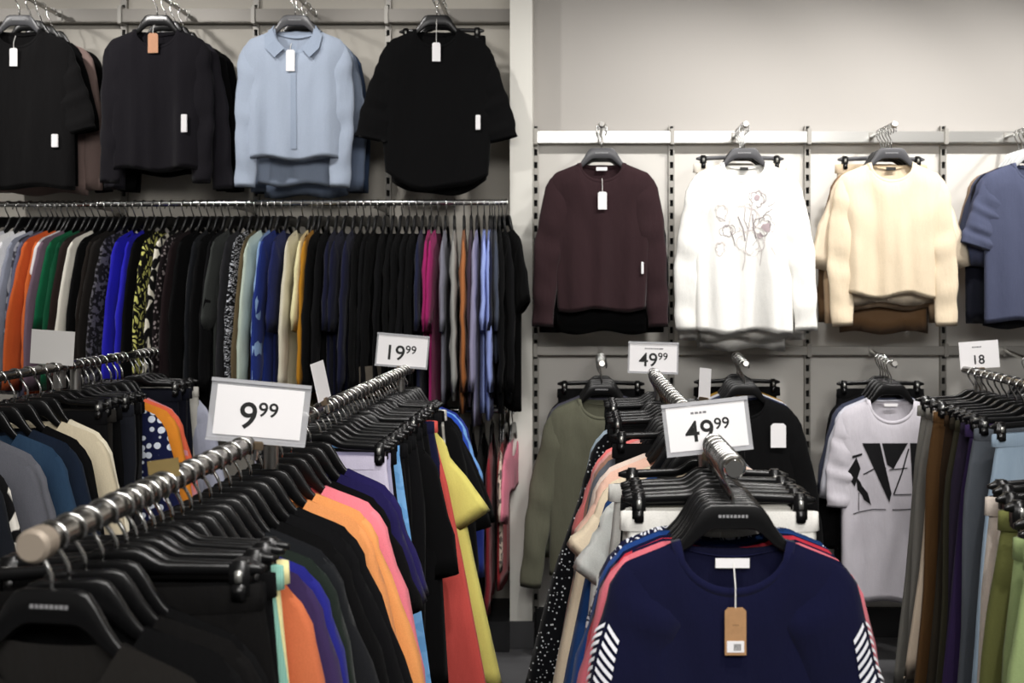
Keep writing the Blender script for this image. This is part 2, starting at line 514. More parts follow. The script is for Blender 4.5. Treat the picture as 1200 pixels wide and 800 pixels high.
class Top:
    """front and back panel hung over a hanger, as one tube of cloth"""
    def __init__(s, seed, hem=-0.82, W=(0.215, 0.205, 0.205, 0.21), T=0.02, nw=0.09, nd=0.075, nb=0.012, fold=0.008, curve=0.0, lean=0.0, nf=20, nr=13, twist=0.0, hang_y=0.0, wave=0.008):
        s.__dict__.update(locals())
        r = random.Random(seed)
        s.k = [(r.uniform(0.6, 1.2) * a, kk + r.uniform(-0.6, 0.6), r.uniform(0, 6.3), r.uniform(-2, 2)) for a, kk in ((0.55, 4.0), (0.35, 7.5), (0.22, 12.0), (0.1, 19.0))]
        s.k2 = [(a, kk, p + 2, q) for a, kk, p, q in s.k]
    def width(s, v):
        return np.interp(v, [0, 0.14, 0.5, 1.0], s.W)
    def ztop(s, u, front):
        x = u * s.W[0]
        z = shoulder_z(x)
        inside = np.abs(x) < s.nw
        zn = shoulder_z(np.array(s.nw))
        d = s.nd if front else s.nb
        cut = zn - d * np.sqrt(np.clip(1 - (x / s.nw) ** 2, 0, 1))
        return np.where(inside, cut, z)
    def zhem(s, u):
        return s.hem + s.curve * u * u + s.wave * np.sin(5 * u + s.k[0][2])
    def folds(s, u, v, ks):
        f = 0
        for a, k, p, q in ks:
            f = f + a * np.sin(k * u + p + q * v)
        f = f * (0.75 + 0.5 * v) + 0.5 * np.sin(6.5 * u + 2.2 * v + s.k[2][2]) * np.clip(v - 0.1, 0, 1) ** 0.5 * np.clip(np.sin(2.3 * u + s.k[3][2]), 0, 1)
        drape = 0.45 * np.sin(9 * (v + np.abs(u) * 0.5) + s.k[1][2]) * np.exp(-((v - 0.3) / 0.2) ** 2) * np.abs(u)
        return s.fold * (f * np.clip(v * 1.6, 0, 1) ** 0.8 + drape)
    def y(s, u, v, front):
        e = np.clip(1 - np.abs(u) ** 5, 0, 1) ** 0.5
        neck = np.clip(1.25 - np.abs(u * s.W[0]) / s.nw, 0, 1)
        neck = np.clip(neck * 3, 0, 1)
        T = s.T * (np.clip(v / 0.12, 0, 1) ** 0.5 * (1 - 0.5 * neck) + 0.5 * neck)
        T = np.maximum(T, 0.0)
        body = T * e + s.folds(u, v, s.k if front else s.k2) * e
        return (-body if front else body) + s.hang_y * v
    def surf(s, u, v, front=True):
        zt, zh = s.ztop(u, front), s.zhem(u)
        z = zt + (zh - zt) * v
        x = u * s.width(v) + s.lean * v
        return x, s.y(u, v, front), z
    def on_front(s, x, z, off=0.0015):
        x, z = np.asarray(x, float), np.asarray(z, float)
        u, v = x / s.W[1], np.zeros_like(x)
        for _ in range(8):
            zt, zh = s.ztop(u, True), s.zhem(u)
            v = np.clip((z - zt) / (zh - zt), 0, 1)
            u = np.clip((x - s.lean * v) / s.width(v), -1, 1)
        return np.stack([x, s.y(u, v, True) - off, z], -1)
    def mesh(s, name, mat):
        t = np.linspace(-1, 1, s.nf)
        u = np.sin(t * PI / 2) * 0.35 + t * 0.65
        uf = u
        ub = u[::-1][1:-1]
        v = np.linspace(0, 1, s.nr) ** 1.15
        n = len(uf) + len(ub)
        V = np.zeros((s.nr + 1, n, 3))
        for i in range(s.nr):
            vv = np.full_like(uf, v[i])
            V[i, :len(uf)] = np.stack(s.surf(uf, vv, True), -1)
            vb = np.full_like(ub, v[i])
            V[i, len(uf):] = np.stack(s.surf(ub, vb, False), -1)
        V[s.nr] = V[s.nr - 1]
        V[s.nr, :, 1] *= 0.6
        V[s.nr, :, 0] *= 0.985
        V[s.nr, :, 2] += 0.012
        fs = [(i * n + k, i * n + (k + 1) % n, (i + 1) * n + (k + 1) % n, (i + 1) * n + k) for i in range(s.nr) for k in range(n)]
        return mesh(name, V.reshape(-1, 3), fs, mat)
    def collar(s, mat, wdt=0.016, nb=26):
        """ribbed neck band standing a little proud of both panels"""
        vs, fs = [], []
        us = np.linspace(-s.nw / s.W[0], s.nw / s.W[0], nb)
        ring = []
        for front in (True, False):
            uu = us if front else us[::-1]
            z = s.ztop(uu, front)
            yv = s.y(uu, np.zeros_like(uu), front)
            for x, yy, zz in zip(uu * s.W[0], yv, z):
                ring.append((x, yy, zz))
        n = len(ring)
        c = np.array([0, 0, shoulder_z(np.array(s.nw)) + 0.02])
        sgn = [-1] * nb + [1] * nb
        for (x, yy, zz), sg in zip(ring, sgn):
            d = np.array([x, 0, zz]) - c
            d = d / (np.linalg.norm(d) + 1e-6)
            for q, o in ((-0.35, 0.001), (-0.3, 0.0035), (0.65, 0.0035), (0.7, 0.0)):
                vs.append((x + d[0] * wdt * q, yy + sg * o * 1.0, zz + d[2] * wdt * q))
        for i in range(n):
            for k in range(3):
                a, b_ = i * 4 + k, ((i + 1) % n) * 4 + k
                fs.append((a, b_, b_ + 1, a + 1))
        return mesh('collar', vs, fs, mat)

def sleeve_fn(top, side, L=0.53, th0=20, th1=3, a0=0.068, a1=0.042, b0=0.02, b1=0.016, seed=0, yoff=0.0, wr=0.005):
    r = random.Random(seed * 7 + side)
    zs = float(top.ztop(np.array(1.0), True))
    ph, ph2 = r.uniform(0, 6.3), r.uniform(0, 6.3)
    cx, cz = top.W[0] - a0 * 0.74, zs - a0 * 0.86
    N = 40
    tt = np.linspace(0, 1, N)
    ang = np.radians(th0 + (th1 - th0) * np.clip(tt * 1.4, 0, 1))
    ds = L / (N - 1)
    xs = cx + np.concatenate([[0], np.cumsum(np.sin(ang) * ds)[:-1]])
    zs_ = cz - np.concatenate([[0], np.cumsum(np.cos(ang) * ds)[:-1]])
    def S(phi, t):
        phi, t = np.asarray(phi, float), np.asarray(t, float)
        c = np.clip(t, 0, 1)
        x, z, an = np.interp(c, tt, xs), np.interp(c, tt, zs_), np.interp(c, tt, ang)
        x = x - np.where(t < 0, -t * L * math.sin(ang[0]), 0)
        z = z + np.where(t < 0, -t * L * math.cos(ang[0]), 0)
        a = a0 + (a1 - a0) * c ** 0.8
        bb = b0 + (b1 - b0) * c
        a = a * np.where(t < 0, 0.75, 1)
        bb = bb * np.where(t < 0, 0.35, 1)
        w_ = wr * (np.sin(20 * c + ph + 2 * np.sin(phi)) * 0.6 + np.sin(3 * phi + ph2 + 9 * c) * 0.5 + np.sin(34 * c - ph2 + phi) * 0.3)
        a = a + w_ * 0.8
        bb = bb + w_
        nx, nz = np.cos(an), np.sin(an)
        X = x + nx * a * np.cos(phi)
        Z = z + nz * a * np.cos(phi)
        Y = bb * np.sin(phi) + yoff * c ** 1.2
        return np.stack([side * X, Y, Z], -1)
    return S

def sleeve_mesh(S, L, mat, W0, K=12, NR=None, name='sleeve'):
    NR = NR or max(6, int(L / 0.05))
    phi = np.linspace(0, 2 * PI, K, endpoint=False)
    r0 = S(phi, np.zeros_like(phi))
    side = 1 if r0[0, 0] > 0 else -1
    oc = (r0[0] + r0[K // 2]) / 2
    outer, inner = r0[0].copy(), r0[K // 2].copy()
    xw = abs(W0)
    p0 = np.array([side * (xw - 0.04), 0, float(shoulder_z(np.array(xw - 0.04))) - 0.001])
    p1 = np.array([side * (xw + 0.012), 0, float(shoulder_z(np.array(xw))) + 0.012])
    rings = []
    for f in (0.0, 0.35, 0.7):
        o_ = (1 - f) ** 2 * p0 + 2 * f * (1 - f) * p1 + f * f * outer
        i_ = inner + (1 - f) * np.array([-side * 0.004, 0, 0.03])
        c_, h_ = (o_ + i_) / 2, (o_ - i_) / 2
        yy = r0[:, 1] * (0.25 + 0.75 * f)
        rings.append(c_ + np.cos(phi)[:, None] * h_ + np.stack([0 * yy, yy, 0 * yy], -1))
    rings += [S(phi, np.full_like(phi, t)) for t in np.linspace(0, 1, NR)]
    last = rings[-1]
    c = last.mean(0)
    rings.append(c + (last - c) * 0.86 + np.array([0, 0, 0.012]))
    V = np.concatenate(rings)
    n = len(rings)
    fs = [(i * K + k, i * K + (k + 1) % K, (i + 1) * K + (k + 1) % K, (i + 1) * K + k) for i in range(n - 1) for k in range(K)]
    return mesh(name, V, fs, mat)

SEED = [100]
def make_top(loc, rz, mat, label, group, name='top', cat='top', sl='long', hem=-0.80, W=None, T=0.015, fold=0.006, slp=None, fine=False, collar=False, collar_mat=None, thin=True, **kw):
    SEED[0] += 1
    r = random.Random(SEED[0])
    e = empty(name, loc, rz)
    W = W or (0.212, 0.205, 0.2, 0.205)
    tk = dict(hem=hem + (0 if fine else r.uniform(-0.03, 0.03)), W=W, T=T, fold=fold)
    if fine: tk.update(nf=46, nr=34)
    tk.update(kw)
    t = Top(SEED[0], **tk)
    link('body', t.mesh('body', mat), e)
    info = {'top': t, 'root': e, 'S': {}}
    d = dict(long=dict(L=0.53, th0=20, th1=3), half=dict(L=0.29, th0=22, th1=8, a0=0.074, a1=0.062), short=dict(L=0.18, th0=27, th1=19, a0=0.076, a1=0.07), cap=dict(L=0.11, th0=36, th1=32, a0=0.08, a1=0.075), none=None)[sl]
    if d:
        d = dict(d)
        if slp: d.update(slp)
        if T < 0.018: d.setdefault('b0', T * 1.1); d.setdefault('b1', T * 0.95)
        for side in (-1, 1):
            dd = dict(d)
            dd['yoff'] = d.get('yoff', 0) + r.uniform(-0.008, 0.008)
            dd['th0'] = d['th0'] + r.uniform(-3, 3)
            dd['th1'] = d['th1'] + r.uniform(-3, 3)
            S = sleeve_fn(t, side, seed=SEED[0], **dd)
            info['S'][side] = S
            link('sleeve', sleeve_mesh(S, d['L'], mat, t.W[0], K=18 if fine else 10, NR=26 if fine else None), e)
    if collar:
        link('collar', t.collar(collar_mat or mat), e)
    set_props(e, label, cat, group)
    return info

def tag_on(info, x, z_from, z_to, wd, ht, mat, y=None, sticker=False, name='price_tag', string=True):
    """card tag hung from the neck label on a string"""
    t, e = info['top'], info['root']
    p0 = t.on_front([x], [z_from], 0.004)[0]
    p1 = t.on_front([x], [z_to], 0.006)[0]
    zz_ = np.linspace(z_to + 0.004 - ht, z_to, 9)
    yf = min([p0[1]] + [float(t.on_front(np.full(9, xx), zz_, 0.006)[:, 1].min()) for xx in (x - wd / 2, x, x + wd / 2)]) - 0.002
    if string:
        B().tube([(x - 0.001, p0[1], z_from), (x, yf, (z_from + z_to) / 2), (x, yf, z_to)], 0.0013, 5).build('tag_string', M_STRING, e)
    b = B()
    x0, x1, z1, z0 = x - wd / 2, x + wd / 2, z_to + 0.004, z_to + 0.004 - ht
    c = wd * 0.16
    ol = [(x0, z0), (x1, z0), (x1, z1 - c), (x1 - c, z1), (x0 + c, z1), (x0, z1 - c)]
    n = len(ol)
    b.add([(p[0], yf - 0.0012, p[1]) for p in ol] + [(p[0], yf + 0.0004, p[1]) for p in ol],
          [tuple(range(n)), tuple(range(2 * n - 1, n - 1, -1))] + [(i, i + n, (i + 1) % n + n, (i + 1) % n) for i in range(n)])
    o = b.build(name, mat, e)
    if sticker:
        s = B()
        s.box(x0 + wd * 0.1, x1 - wd * 0.1, yf - 0.0018, yf - 0.0011, z0 + ht * 0.06, z0 + ht * 0.3)
        s2 = s.build('sticker', M_PAPER, o)
        k = B()
        for i in range(5):
            k.box(x0 + wd * (0.42 + 0.07 * i), x0 + wd * (0.46 + 0.07 * i), yf - 0.0021, yf - 0.0017, z0 + ht * 0.1, z0 + ht * 0.24)
        k.build('barcode', M_INK, o)['kind'] = 'stuff'
        g = B()
        for i in range(4):
            g.box(x0 + wd * (0.36 + 0.08 * i), x0 + wd * (0.41 + 0.08 * i), yf - 0.0015, yf - 0.0011, z0 + ht * 0.62, z0 + ht * 0.65)
        g.build('printed_line', plain('brown_ink', '#8a6a48', 0.7), o)['kind'] = 'stuff'
    return o

def neck_label(info, wd=0.03, ht=0.012, mat=None, dz=-0.004):
    t, e = info['top'], info['root']
    u = np.array([0.0])
    z = float(t.ztop(u, False)[0])
    y = float(t.y(u, np.array([0.0]), False)[0])
    B().box(-wd / 2, wd / 2, y - 0.006, y - 0.005, z - ht + dz, z + dz).build('neck_label', mat or M_PAPER, e)

def security_tag(info, x, z, w_=0.014, h_=0.03):
    p = info['top'].on_front([x], [z], 0.006)[0]
    B().box(x - w_ / 2, x + w_ / 2, p[1] - 0.004, p[1] + 0.002, z - h_, z, 0.002).build('security_tag', M_PAPER, info['root'])

def decal(info, polys, mat, name='print', off=0.0016, step=0.012):
    """flat printed shapes laid on the front panel (polygons in x,z)"""
    t = info['top']
    bm = bmesh.new()
    for pl in polys:
        vs = [bm.verts.new((x, 0, z)) for x, z in pl]
        try:
            bm.faces.new(vs)
        except ValueError:
            pass
    bmesh.ops.triangulate(bm, faces=bm.faces[:])
    for _ in range(3):
        ed = [e for e in bm.edges if e.calc_length() > step]
        if not ed: break
        bmesh.ops.subdivide_edges(bm, edges=ed, cuts=1)
        bmesh.ops.triangulate(bm, faces=[f for f in bm.faces if len(f.verts) > 3])
    xs = np.array([v.co.x for v in bm.verts])
    zs = np.array([v.co.z for v in bm.verts])
    Q = t.on_front(xs, zs, off)
    bm.verts.index_update()
    me = mesh(name, Q, [[v.index for v in f.verts] for f in bm.faces], mat)
    bm.free()
    o = link(name, me, info['root'])
    return o

def stroke(pts, wd):
    """polyline -> quads polygons"""
    out = []
    for (x0, z0), (x1, z1) in zip(pts[:-1], pts[1:]):
        dx, dz = x1 - x0, z1 - z0
        l = math.hypot(dx, dz) + 1e-9
        nx, nz = -dz / l * wd / 2, dx / l * wd / 2
        out.append([(x0 + nx, z0 + nz), (x0 - nx, z0 - nz), (x1 - nx, z1 - nz), (x1 + nx, z1 + nz)])
    return out

def make_trousers(loc, rz, mat, label, group, length=0.95, wd=0.175, cat='trousers', name='trousers', taper=0.7, T=0.016, thick=1.0, spread=0.0, lean=0.0, hscale=1.0):
    SEED[0] += 1
    r = random.Random(SEED[0])
    e = empty(name, loc, rz)
    z0 = -0.132
    K, NR = 14, 13
    for side in (-1, 1):
        rings = []
        ph = r.uniform(0, 6.3)
        for i in range(NR):
            v = i / (NR - 1)
            z = z0 - 0.03 - v * length
            a = wd * 0.5 * np.interp(v, [0, 0.18, 0.3, 0.6, 1], [1.0, 1.08, 1.02, 0.9 * (1 + taper) / 2 + 0.05, taper])
            c = lean * v + side * (wd * 0.5 + spread * v) + 0.01 * math.sin(3 * v + ph)
            b_ = T * np.interp(v, [0, 0.1, 0.5, 1], [0.5, 1.0, 0.9, 0.75]) * thick
            phi = np.linspace(0, 2 * PI, K, endpoint=False)
            wr = 0.004 * np.sin(3 * phi + ph + 5 * v) * min(1, v * 4)
            rings.append(np.stack([c + (a + wr) * np.cos(phi), (b_ + wr) * np.sin(phi), np.full(K, z)], -1))
        rr = rings[-1].copy()
        rr[:, 1] *= 0.7
        rr[:, 2] += 0.01
        rings.append(rr)
        V = np.concatenate(rings)
        fs = [(i * K + k, i * K + (k + 1) % K, (i + 1) * K + (k + 1) % K, (i + 1) * K + k) for i in range(len(rings) - 1) for k in range(K)]
        link('leg', mesh('leg', V, fs, mat), e)
    K = 24
    phi = np.linspace(0, 2 * PI, K, endpoint=False)
    rings = []
    for z, q in ((z0 - 0.036, 1.0), (z0 - 0.034, 1.03), (z0 + 0.002, 1.02), (z0 + 0.004, 0.97)):
        rings.append(np.stack([wd * 1.01 * q * np.sign(np.cos(phi)) * np.abs(np.cos(phi)) ** 0.6, T * 0.62 * q * np.sign(np.sin(phi)) * np.abs(np.sin(phi)) ** 0.7, np.full(K, z)], -1))
    V = np.concatenate(rings)
    fs = [(i * K + k, i * K + (k + 1) % K, (i + 1) * K + (k + 1) % K, (i + 1) * K + k) for i in range(3) for k in range(K)]
    link('waistband', mesh('waistband', V, fs, mat), e)
    set_props(e, label, cat, group)
    return e

def make_skirt(loc, rz, mat, label, group, length=0.5, w0=0.17, w1=0.21, cat='skirt', name='skirt', T=0.014, fold=0.008):
    SEED[0] += 1
    r = random.Random(SEED[0])
    e = empty(name, loc, rz)
    z0 = -0.132
    nu, NR = 36, 12
    phi = np.linspace(0, 2 * PI, nu, endpoint=False)
    p1, p2 = r.uniform(0, 6), r.uniform(0, 6)
    rings = []
    for i in range(NR):
        v = i / (NR - 1)
        wd = w0 + (w1 - w0) * v
        f = fold * v * (np.sin(6 * phi + p1) + 0.6 * np.sin(11 * phi + p2))
        rings.append(np.stack([wd * np.cos(phi), (T * (0.6 + 0.4 * v) + f) * np.sin(phi), np.full(nu, z0 - v * length)], -1))
    q = rings[-1].copy(); q[:, 1] *= 0.7; q[:, 2] += 0.01
    rings.append(q)
    V = np.concatenate(rings)
    fs = [(i * nu + k, i * nu + (k + 1) % nu, (i + 1) * nu + (k + 1) % nu, (i + 1) * nu + k) for i in range(len(rings) - 1) for k in range(nu)]
    link('body', mesh('body', V, fs, mat), e)
    rings = [np.stack([w0 * 1.02 * np.cos(phi), T * 0.75 * np.sin(phi), np.full(nu, z)], -1) for z in (z0 - 0.03, z0 + 0.003)]
    V = np.concatenate(rings)
    fs = [(k, (k + 1) % nu, nu + (k + 1) % nu, nu + k) for k in range(nu)]
    link('waistband', mesh('waistband', V, fs, mat), e)
    set_props(e, label, cat, group)
    return e

# ------------------------------------------------------------------ fabrics
BLK = fabric('#060607', sheen=0.02); BLK2 = fabric('#0a0a0c', sheen=0.02); BLKW = fabric('#080707', rough=0.8, sheen=0.02)
NAVYD = fabric('#0b0d18'); NAVY = fabric('#121330')
C = lambda h, **k: fabric(h, **k)

ORD = ['', 'first', 'second', 'third', 'fourth', 'fifth', 'sixth', 'seventh', 'eighth', 'ninth', 'tenth', 'eleventh', 'twelfth', 'thirteenth', 'fourteenth']
class Run:
    """names each item by its own look, or by its place after the last named one"""
    def __init__(s, rel, where, short):
        s.rel, s.where, s.short, s.anchor, s.n = rel, where, short, None, 0
    def name(s, kind, own=None):
        if own:
            s.anchor, s.n = own, 0
            return own
        s.n += 1
        return '%s %s %s %s' % (kind, ORD[s.n], s.rel, s.anchor)
    def labels(s, kind, own=None):
        nm = s.name(kind, own)
        return nm + ' ' + s.where, nm

def put(rail, pos, spec, run, groups, yaw=0.0):
    """rail: function pos -> world point of the rail axis; hangs one hanger and its garment there"""
    p, rr = rail(pos)
    short = 1 if rr > 0.0142 else 2 if 0.012 < rr < 0.013 else 0
    z = p.z + rr - (R_HOOK - 0.002) + (0, SHORT_NECK, 0.03)[short]
    loc = (p.x, p.y, z)
    lab, nm = run.labels(spec['kind'], spec.get('own'))
    if len(lab.split()) > 16: lab = nm
    hk = 'clip' if spec['t'] in ('trousers', 'skirt') else 'shirt'
    hc = spec.get('hc', 'black')
    word = {'black': 'black', 'grey': 'grey', 'pale': 'pale'}[hc]
    hl = '%s %s of the %s%s' % (word, 'clip hanger' if hk == 'clip' else 'hanger', nm, (' ' + run.short) if len(nm.split()) < 10 else '')
    if len(hl.split()) > 16: hl = hl[:-len(' ' + run.short)] if hl.endswith(run.short) else hl
    if len(hl.split()) > 16: hl = hl.replace(' of the ', ' ', 1)
    h = hanger(loc, yaw, hk, hl, groups[1], hc, spec.get('logo', False), short)
    kw = dict(spec.get('kw', {}))
    h.scale.x = kw.pop('hs', 1.0)
    if spec['t'] == 'trousers':
        return make_trousers(loc, yaw, spec['m'], lab, groups[0], **kw)
    if spec['t'] == 'skirt':
        return make_skirt(loc, yaw, spec['m'], lab, groups[0], **kw)
    kw.setdefault('name', {'dress': 'dress', 'sweater': 'sweater', 'shirt': 'shirt', 'tee': 'tshirt', 'jacket': 'jacket'}.get(spec['t'], 'top'))
    kw.setdefault('cat', {'dress': 'dress', 'sweater': 'sweater', 'shirt': 'shirt', 'tee': 't-shirt', 'jacket': 'jacket'}.get(spec['t'], 'top'))
    return make_top(loc, yaw, spec['m'], lab, groups[0], **kw)

def S(t, m, kind, own=None, hc='black', logo=False, **kw):
    return dict(t=t, m=m, kind=kind, own=own, hc=hc, logo=logo, kw=kw)

# ------------------------------------------------------------------ clothes racks
Z_RACK = CAMH - 0.315
def rack(label, x0, y0, x1, y1, z, r, group, posts, capr=None, capm=None):
    """a free-standing rack: rail, end caps, posts and a floor bar"""
    e = empty('clothes_rack', (x0, y0, 0))
    a, b_ = Vector((0, 0, z)), Vector((x1 - x0, y1 - y0, z))
    B().tube([a, b_], r, 20).build('rail', M_RAILTUBE, e, True)
    d = (b_ - a).normalized()
    for p, q in ((a, -d), (b_, d)):
        cr = capr or r * 0.99
        B().tube([p - q * 0.02, p + q * 0.001, p + q * 0.006], cr, 20, rs=[cr, cr, cr * 0.8]).build('end_cap', capm or M_CHROME, e, True)
    for t in posts:
        p = a.lerp(b_, t)
        B().tube([(p.x, p.y, 0.03), (p.x, p.y, z - r)], 0.016, 12).build('post', M_STEEL, e, True)
        B().box(p.x - 0.22, p.x + 0.22, p.y - 0.02, p.y + 0.02, 0.0, 0.03, 0.004).build('foot', M_STEEL, e)
    B().box(min(a.x, b_.x) - 0.02, max(a.x, b_.x) + 0.02, a.lerp(b_, posts[0]).y, a.lerp(b_, posts[-1]).y, 0.005, 0.035, 0.004).build('floor_bar', M_STEEL, e)
    set_props(e, label, 'clothes rack', group)
    def at(y):
        f = (y - y0) / (y1 - y0)
        return Vector((x0 + (x1 - x0) * f, y, z)), r
    return at

RM = rack('long chrome clothes rack that carries the 9 99 and 19 99 signs', -0.667, 1.145, -0.667, 3.66, Z_RACK, 0.018, 'clothes racks', (0.35, 0.93), capr=0.0215, capm=plain('end_cap', '#a89b8c', 0.45, 0.3))
RF = rack('chrome clothes rack with the blank sign, before the long back rail', -1.61, 2.05, -1.667, 3.68, CAMH - 0.25, 0.014, 'clothes racks', (0.25, 0.62))
RR = rack('chrome clothes rack of the two 49 99 signs', 0.268, 1.637, 0.268, 3.47, Z_RACK, 0.019, 'clothes racks', (0.2, 0.85))
RT = rack('chrome clothes rack of trousers beneath the 18 sign', 1.43, 2.66, 1.475, 3.60, Z_RACK, 0.0145, 'clothes racks', (0.25, 0.85))
RG = rack('chrome clothes rack end with white trousers and pale green top', 0.87, 1.45, 1.08, 2.15, Z_RACK, 0.016, 'clothes racks', (0.3, 0.8))

GM = ('garments on the 9 99 rack', 'hangers on the 9 99 rack')
run = Run('in front of the', 'on the 9 99 rack', 'on 9 99 rack')
tr = lambda m, kind, own=None, **k: S('trousers', m, kind, own, **k)
tp = lambda m, kind, own=None, t='top', **k: S(t, m, kind, own, **k)
FL = dict(th0=30, th1=16, L=0.31)
wide = (0.225, 0.23, 0.25, 0.27)
items_mid = [
    (3.62, tp(C('#23307a'), 'top', 'indigo long-sleeved top', W=wide, hem=-0.75)),
    (3.57, tp(C('#6f9fd8'), 'top', 'sky blue spotted top', W=wide, sl='short')),
    (3.53, tp(C('#2446a8'), 'top', 'cobalt blue long dress', t='dress', hem=-1.0, W=(0.215, 0.22, 0.25, 0.29), sl='short')),
    (3.48, tp(BLK, 'top', 'black flutter-sleeved top', W=wide, sl='short', slp=FL)),
    (3.43, tp(BLK2, 'black top', None, W=wide, sl='half', slp=FL)),
    (3.38, tp(BLK, 'black top', None, W=wide, hem=-0.98)),
    (3.33, tr(C('#e6e3dd', pat='blobs', col2='#a8a49c'), 'trousers', 'white mottled trousers', wd=0.19)),
    (3.29, tr(BLK, 'black trousers', None, wd=0.185)),
    (3.25, tr(BLK, 'black trousers', None, wd=0.18)),
    (3.20, tr(BLK2, 'black trousers', None, wd=0.185)),
    (3.15, tp(C('#d4ca6e'), 'top', 'yellow kimono-sleeved dress', t='dress', hem=-1.06, lean=0.09, W=(0.225, 0.25, 0.28, 0.33), sl='short', slp=dict(L=0.22, th0=44, th1=36, a0=0.1, a1=0.1))),
    (3.11, tr(BLK, 'black trousers', None)),
    (3.06, tr(C('#c8514a'), 'trousers', 'coral red trousers', wd=0.20, length=1.0, taper=0.95, spread=0.05, lean=0.15)),
    (3.02, tr(NAVY, 'trousers', 'thin navy trousers', length=0.8, wd=0.19)),
    (2.97, tr(BLK, 'black trousers', None)),
    (2.92, tr(BLK, 'black trousers', None)),
    (2.87, tr(BLK2, 'black trousers', None)),
    (2.82, tp(BLK, 'top', 'black tunic with sleeves', W=wide, hem=-0.92, sl='half')),
    (2.77, tr(BLK, 'black trousers', None, taper=0.9)),
    (2.72, tr(BLK2, 'black trousers', None, taper=0.9, wd=0.185)),
    (2.67, tr(BLK, 'black trousers', None, taper=0.9, wd=0.185)),
    (2.62, tr(BLK2, 'black trousers', None, length=0.7, taper=1.0, wd=0.185)),
    (2.565, S('skirt', C('#6ea7df', pat='blobs', col2='#7fb6ea'), 'skirt', 'sky blue skirt', length=0.72, w1=0.27)),
    (2.51, tr(BLK, 'black trousers', None, length=0.62, taper=1.0)),
    (2.46, S('skirt', C('#a9a6c2'), 'skirt', 'dusty lavender skirt', length=0.75, w1=0.25)),
    (2.41, S('skirt', C('#c9c3d6'), 'skirt', 'pale lilac shorts', length=0.42, w1=0.22)),
    (2.32, tp(C('#211b4e'), 'top', 'deep violet-navy top', W=wide, sl='short', hem=-0.72)),
    (2.24, tp(C('#1d1846'), 'violet-navy top', None, W=wide, sl='short', hem=-0.74)),
    (2.165, tp(BLK, 'top', 'black top behind the pink one', W=wide, sl='short', hem=-0.7)),
    (2.10, tp(C('#e77f8c'), 'top', 'bright pink long-sleeved top', W=wide, sl='long', hem=-0.85, slp=dict(th0=26, th1=10))),
    (2.03, tp(C('#e39a5c'), 'top', 'pale orange top', W=wide, hem=-0.88, slp=dict(th0=26, th1=10))),
    (1.965, tp(C('#e0945a'), 'orange top', None, W=wide, hem=-0.86)),
    (1.90, tp(BLK2, 'black top', None, W=wide, sl='half', slp=FL)),
    (1.845, tp(BLK2, 'black top', None, W=wide, sl='half', slp=FL)),
    (1.79, tp(BLK, 'black top', None, W=wide, sl='half', slp=FL)),
    (1.74, tp(C('#17181b'), 'top', 'charcoal elbow-sleeved top', W=wide, sl='half', slp=FL)),
    (1.695, tp(C('#15171a'), 'charcoal top', None, W=wide, sl='half')),
    (1.65, tp(C('#1c241f'), 'top', 'very dark green top', W=wide)),
    (1.61, tp(C('#23247a'), 'top', 'ultramarine blue top', W=wide)),
    (1.575, tp(C('#37294f'), 'top', 'aubergine purple top', W=wide)),
    (1.535, tp(C('#c26a45'), 'top', 'rust orange top', W=wide, hem=-0.9)),
    (1.50, tr(C('#ece1a6'), 'trousers', 'pale yellow trousers', wd=0.17, hc='black')),
    (1.47, tr(C('#7fb3a3', pat='rib', col2='#93c7b6'), 'trousers', 'mint green trousers', wd=0.17)),
    (1.44, tr(BLK, 'black trousers', None)),
    (1.41, tr(BLKW, 'black trousers', None)),
    (1.38, tr(BLK, 'black trousers', None)),
    (1.35, tr(BLKW, 'black trousers', None)),
    (1.31, tp(BLK, 'top', 'black top with a white label end', W=wide)),
    (1.265, tp(BLKW, 'black top', None, W=wide)),
    (1.225, tp(BLK, 'black top', None, W=wide)),
    (1.185, tp(fabric('#1b1917'), 'black top', None, W=wide, logo=True)),
]
for y, sp in items_mid:
    sp['kw'].setdefault('T', 0.015)
    if sp['t'] == 'trousers':
        sp['kw'].setdefault('lean', 0.07)
        if y < 1.52:
            sp['kw']['hs'] = 1.12
            sp['kw']['wd'] = 0.2
    put(RM, y, sp, run, GM, math.radians(rng.uniform(-7, 7)))

